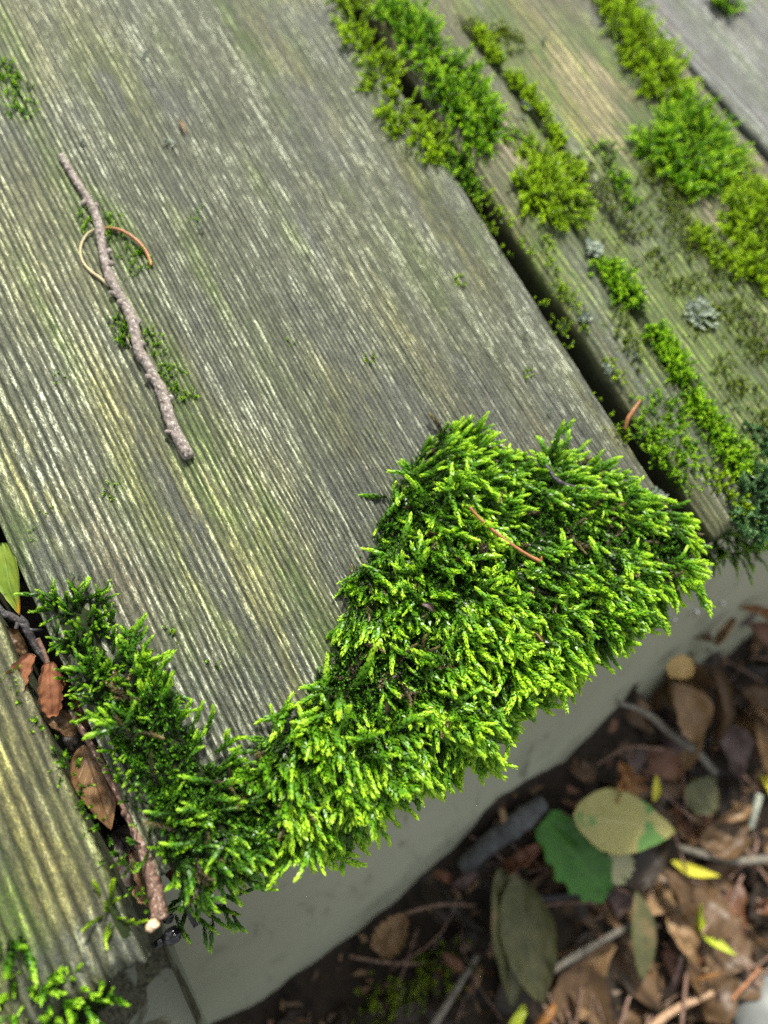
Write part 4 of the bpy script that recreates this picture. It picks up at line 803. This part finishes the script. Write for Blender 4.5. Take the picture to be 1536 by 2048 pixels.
px_leaf('leaf_scrap', 'tiny orange and white scrap on the upper part of the widest board', (357, 240), (372, 268), 10, 'tan', .8, .8, .5, .2, .1, 'lance', 64)

for i, (lb, b, t, wpx, mt) in enumerate([('dark brown crumpled leaf in the left gap just below the curled orange leaf', (85, 1425), (150, 1470), 60, 'brown'), ('brown rolled leaf edge in the left gap beside the wet twig', (215, 1545), (262, 1640), 44, 'red'),
        ('rotten brown leaf wedged above the seed between board and twig', (262, 1700), (296, 1790), 50, 'brown'), ('reddish scrap of leaf under the dark moss strip in the left gap', (150, 1400), (195, 1470), 46, 'red'), ('brown leaf scrap at the left picture edge above the yellowish board', (-5, 1260), (50, 1310), 50, 'brown')]):
    px_leaf('leaf_scrap', lb, b, t, wpx, mt, -6-i % 3, -8, .5, .3, .12, 'torn', 70+i, wob=.18)

# ------------------------------------------------------------------ small lumps
def lump(name, label, cat, px, py, z, r, mat, squash=(1, 1, 1), seed=0, rough=.25, ground=False, parts=1):
    c = G(px, py, z*1e-3) if ground else P(px, py, z*1e-3); L = []
    rr = np.random.default_rng(seed)
    for q in range(parts):
        th = np.linspace(0, np.pi, 18); ph = np.linspace(0, 2*np.pi, 28, endpoint=False); A, B = np.meshgrid(th, ph, indexing='ij')
        D = np.stack([np.sin(A)*np.cos(B), np.sin(A)*np.sin(B), np.cos(A)], -1)
        R = r*1e-3*(1+rough*(fbm(D[..., 0]*2+seed+q*7, D[..., 1]*2+D[..., 2]*1.7, seed+q, 3)-.5)*2)*(1 if q == 0 else rr.uniform(.5, .85))
        off = np.zeros(3) if q == 0 else rr.normal(0, r*.8e-3, 3)
        L.append(((D*R[..., None]*np.array(squash)).reshape(-1, 3)+c+off, grid_faces(18, 28, True)[:, ::-1]))
    V, F = join(L); return link(name, mesh(name, V, F, mat), None, label, cat)
lump('seed', 'cream-coloured bead-like seed at the corner of the yellowish board', 'seed', 305, 1852, 1.2, .95, M_BEAD, (1, 1.25, .85), 2, .4)
lump('slug', 'shiny black wet lump below the end of the wet twig', 'lump', 345, 1872, -13, 1.5, M_BLACK, (1, 1.4, .8), 3, .3, parts=3)
lump('stone', 'smooth pale grey stone cut by the bottom right corner', 'stone', 1548, 2030, 6, 13, plain('stone', (.12, .13, .12), (.19, .20, .19), 60., .5), (1.1, 1.3, .8), 6, .08, True)
def lichen(label, px, py, size, zt=0., seed=0, lobes=11):
    r = np.random.default_rng(seed+500); c = P(px, py, zt); L = []
    for q in range(lobes):
        a = r.uniform(0, 6.28); d0 = r.uniform(0, .65)*size; b = c+np.array([math.cos(a)*d0, math.sin(a)*d0, .0002+.0002*r.random()])
        ln = min(size*r.uniform(.22, .45), .0014); a2 = a+r.normal(0, .8); t = b+np.array([math.cos(a2)*ln, math.sin(a2)*ln, .0006*r.random()])
        n, m = 7, 6; u = np.linspace(0, 1, n)[:, None]; v = np.linspace(-1, 1, m)[None, :]
        wd = ln*.45*np.sin(np.pi*np.clip(u*.85+.12, 0, 1))**.5; sd = np.cross((t-b)/np.linalg.norm(t-b), [0, 0, 1.])
        Q = b+(t-b)*u[..., None]+sd*(wd*v)[..., None]+np.array([0, 0, 1.])*((.0003*(u**2)+.0002*v**2)*r.uniform(.5, 1.8))[..., None]
        top = Q.reshape(-1, 3); F = grid_faces(n, m); L.append((np.vstack([top, top-[0, 0, .0003]]), np.vstack([F, F[:, ::-1]+n*m])))
    V, F = join(L); link('lichen', mesh('lichen', V, F, M_LICHEN), None, label, 'lichen', 'pale lichen flakes on the boards')
for i, a in enumerate([
        ('pale lichen flake right of the top of the twig, larger of two', 341, 289, .0026), ('small pale lichen flake just above the tip of the twig', 163, 287, .0018), ('faint lichen flake right of the curled stem', 403, 458, .0018), ('bluish lichen flake near the top left of the widest board', 288, 115, .0026),
        ('small blue-grey lichen rosette on the board right of the gap', 1183, 500, .0055), ('large pale lichen rosette near the right picture edge', 1400, 630, .0095), ('lichen flakes on the rim of the board beside the gap', 1168, 640, .0030), ('pale lichen at the lower right corner of the widest board', 1312, 992, .0040),
        ('pale lichen dot at the top of the board right of the gap', 1050, 215, .0030), ('pale lichen scrap on the rim of the gap near the orange needle', 1213, 742, .0030), ('whitish lichen flake in the middle of the board right of the gap', 1285, 580, .0022), ('tiny lichen flake just above the right half of the bright moss', 1097, 823, .0016),
        ('tiny lichen flake left of the middle of the gap', 1050, 670, .0015), ('small white lichen flake right of the lone yellow crumb', 1270, 712, .0025), ('tiny white lichen dot by the dark left moss strip', 152, 1148, .0013), ('pale lichen flake beside the dark stump of moss at the top', 1085, 85, .0020), ('pale lichen dots left of the yellow moss line', 1045, 235, .0028)]):
    lichen(a[0], a[1], a[2], a[3]*.75, RB if a[1] > 1160 or a[2] < 300 and a[1] > 1000 else .0003, i, 8 if a[3] < .003 else 34 if a[3] < .007 else 90)

# ------------------------------------------------------------------ litter on the ground
def ground_stick(label, pts, rad, mat, seed=0, name='twig'):
    c = np.array([G(x, y, h*1e-3) for x, y, h in pts]); q = resample(np.column_stack([c, np.broadcast_to(np.array(rad)*1e-3, (len(pts),))]), 60)
    V, F = tube(q[:, :3], q[:, 3], 10, .25, seed, 300.); return link(name, mesh(name, V, F, mat), None, label, 'twig')
ground_stick('pale knotted twig running from the panel into the litter at right', [(1235, 1405, 16), (1290, 1425, 14), (1340, 1465, 11), (1395, 1505, 9), (1430, 1545, 8)], [.7, 1.2, 1.6, 1.9, 1.5], M_TWIGG, 1)
ground_stick('thin grey twig crossing to the right picture edge below the olive-tan leaf', [(1360, 1695, 9), (1420, 1712, 10), (1480, 1722, 10), (1560, 1715, 9)], [1.2, 1.4, 1.5, 1.5], M_TWIGG, 2)
ground_stick('thick dark grey stick lying along the foot of the panel', [(925, 1735, 6), (975, 1690, 7), (1030, 1650, 8), (1085, 1605, 8)], [3.0, 3.8, 4.0, 3.2], bark_mat('slate_bark', (.03, .033, .033), (.09, .095, .092), (.18, .185, .18), (250, 250, 250)), 3)
ground_stick('slim greenish stem leaning up from the bottom edge left of the drab olive leaf', [(860, 2060, 8), (905, 1990, 7), (955, 1910, 6)], [1.4, 1.3, 1.1], M_TWIGG, 4)
ground_stick('straight brown twig between the drab olive leaf and the slim grey-olive leaf', [(1105, 1940, 8), (1180, 1895, 8), (1270, 1845, 9)], [1.2, 1.3, 1.1], M_TWIGG, 5)
ground_stick('light tan twig at the bottom edge under the sunny patch', [(1290, 2065, 8), (1350, 2020, 8), (1425, 1985, 8)], [1.3, 1.4, 1.1], M_HUSK, 6)
ground_stick('orange twig near the right picture edge beside the sunny patch', [(1462, 2000, 7), (1490, 1970, 9), (1520, 1935, 10)], [.5, .6, .5], M_STALK, 7)
ground_stick('pale green stem standing at the right edge above the thin grey twig', [(1518, 1590, 14), (1510, 1620, 12), (1500, 1655, 10)], [1.6, 1.4, 1.2], plain('pale_stem', (.30, .33, .24), (.45, .48, .38), 300.), 8, 'stem')
ground_stick('dark straight twig under the green leaf', [(1050, 1800, 6), (1180, 1785, 6), (1300, 1770, 6)], [1.2, 1.3, 1.2], M_TWIGD, 9)
def litter():
    """the mass of rotting leaf scraps and needles nobody could count"""
    r = np.random.default_rng(77); groups = {}
    names = ['dark', 'brown', 'tan', 'brown', 'brown', 'mauve', 'dark', 'tan', 'brown', 'red', 'brown']
    out = {}
    n = 1350
    for i in range(n):
        x = r.uniform(.02, .34); y = r.uniform(-.14, .42); xb = np.interp(y, _b[:, 1], _b[:, 0])
        if x < xb+.004: continue
        if y < .075+.03*r.random() and r.random() > .3: continue
        mt = names[r.integers(len(names))] if y > .09 else 'dark'; L = r.uniform(.008, .036); a = r.uniform(0, 6.28); wd = min(L*r.uniform(.3, .8), .024)
        nu, nv = 13, 9; u = np.linspace(0, 1, nu)[:, None]; v = np.linspace(-1, 1, nv)[None, :]
        wf = np.sin(np.pi*np.clip(u**r.uniform(.6, 1.3)*.95+.02, 0, 1))**r.uniform(.6, 1.4); ja = 1+.7*(fbm(u*6+i, np.sign(v)*3+u*0+i*.37, 5, 2)-.5)
        X = (u-.5)*L+0*v; Y = wd*.5*wf*ja*v; Z = r.uniform(-.8, 1.3)*Y**2/wd+r.uniform(-.2, .2)*L*np.sin(np.pi*u)+.22*wd*(fbm(u*3+i*1.3, v*1.6+i*.7, 8, 2)-.5)*2
        ti = r.normal(0, .22); X2 = X*math.cos(ti)-Z*math.sin(ti); Z = X*math.sin(ti)+Z*math.cos(ti)
        ro = r.normal(0, .28); Y2 = Y*math.cos(ro)-Z*math.sin(ro); Z2 = Y*math.sin(ro)+Z*math.cos(ro)
        XX = X2*math.cos(a)-Y2*math.sin(a)+x; YY = X2*math.sin(a)+Y2*math.cos(a)+y
        V = np.stack([XX, YY, Z2+float(ground_z(x, y))+.001+r.random()**2*.004], -1).reshape(-1, 3)
        out.setdefault(mt, []).append((V, grid_faces(nu, nv), np.repeat(u.ravel(), nv), np.tile(v.ravel(), nu)))
    for i in range(4200):                                            # crumbs
        x = r.uniform(.02, .30); y = r.uniform(-.10, .38)
        if x < np.interp(y, _b[:, 1], _b[:, 0])+.002: continue
        L = r.uniform(.0015, .0065); q = r.normal(0, 1, (2, 3)); q /= np.linalg.norm(q, axis=1)[:, None]; q[:, 2] *= .5
        c = np.array([x, y, float(ground_z(x, y))+r.uniform(.0005, .007)]); e = np.array([[-1, -.5], [1, -.7], [.8, .6], [-.7, .8]])+r.normal(0, .2, (4, 2))
        out.setdefault(names[r.integers(len(names))], []).append((c+e[:, :1]*q[0]*L*.5+e[:, 1:]*q[1]*L*.35, np.array([[0, 1, 2, 3]]), np.array([0, 1, 1, 0.]), np.array([-1, -1, 1, 1.])))
    Vs, Fs, lu, lv, mi, o = [], [], [], [], [], 0; mats = sorted(out)
    for k, mt in enumerate(mats):
        for V, F, a, b in out[mt]:
            Vs.append(V); Fs.append(F+o); lu.append(a); lv.append(b); mi.append(np.full(len(F), k)); o += len(V)
    me = mesh('leaf_litter', np.concatenate(Vs), np.concatenate(Fs), None, {'lu': np.concatenate(lu), 'lv': np.concatenate(lv)})
    for m in mats: me.materials.append(LM[m])
    me.polygons.foreach_set('material_index', np.concatenate(mi).astype(np.int32))
    link('leaf_litter', me, None, 'dark wet leaf litter covering the ground below the panel', 'leaf litter', kind='stuff')
    parts = []
    for i in range(420):
        x = r.uniform(.03, .34); y = r.uniform(-.12, .40)
        if x < np.interp(y, _b[:, 1], _b[:, 0])+.006: continue
        a = r.uniform(0, 6.28); L = r.uniform(.012, .05); c = np.array([x, y, float(ground_z(x, y))+r.uniform(.001, .008)])
        d = np.array([math.cos(a), math.sin(a), r.normal(0, .12)])*L*.5; m = c+np.r_[r.normal(0, L*.06, 2), .001]
        parts.append(tube(resample(np.array([c-d, m, c+d]), 8), r.uniform(.0002, .0007), 6))
    V, F = join(parts); link('twig_litter', mesh('twig_litter', V, F, M_TWIGW), None, 'thin broken twigs and needles mixed into the leaf litter', 'twig litter', kind='stuff')
litter()
moss_patch_ground = [(740, 2010), (800, 1960), (880, 1930), (930, 1900)]
def ground_moss():
    r = np.random.default_rng(5); pts = []
    for q in range(110):
        b = r.random(); x = 730+190*b+r.normal(0, 28); y = 2030-120*b+r.normal(0, 26); pts.append(G(x, y, 4e-3))
    p = np.array(pts); d = np.column_stack([r.normal(0, .5, (len(p), 2)), np.full(len(p), .8)])
    f = foliage(p, d, np.tile([0, 0, .3], (len(p), 1)), .8*r.uniform(.6, 1.2, len(p)), PR_LO, 4)
    link('moss_clump', mesh('moss_foliage', f[0], f[1], MOSS_O, f[2], smooth=False), None, 'olive moss growing on the ground at the bottom left of the litter', 'moss')
ground_moss()
def drops():
    r = np.random.default_rng(15); L = []
    th = np.linspace(0, np.pi, 9); ph = np.linspace(0, 2*np.pi, 12, endpoint=False); A, B = np.meshgrid(th, ph, indexing='ij')
    D = np.stack([np.sin(A)*np.cos(B), np.sin(A)*np.sin(B), np.cos(A)], -1).reshape(-1, 3); F = grid_faces(9, 12, True)[:, ::-1]
    for q in range(130):
        if q < 80: x, y = 1330+r.normal(0, 45), 1965+r.normal(0, 38)
        else: x, y = r.uniform(1250, 1536), r.uniform(1820, 2048)
        c = G(x, y, r.uniform(6, 13)); L.append((D*r.uniform(.0006, .0016)+c, F))
    V, FF = join(L); link('water_drops', mesh('water_drops', V, FF, M_WATER), None, 'glinting water drops on the litter in the sunny patch', 'water drops', kind='stuff')
    for i, (x, y, rad, lb) in enumerate([(1385, 1222, 1.5, 'largest glinting water drop on the panel at right'), (1343, 1238, 1.1, 'small glinting water drop on the panel left of the largest'), (1294, 1393, 1.3, 'glinting water drop above the pale knotted twig'), (1440, 1205, 1.1, 'glinting water drop at the upper right of the panel')]):
        c = on_panel(x, y)+np.array([.88, 0, .47])*rad*.6e-3
        link('water_drop', mesh('water_drop', D*rad*1e-3+c, F, M_WATER), None, lb, 'water drop', 'water drops on the panel')
drops()
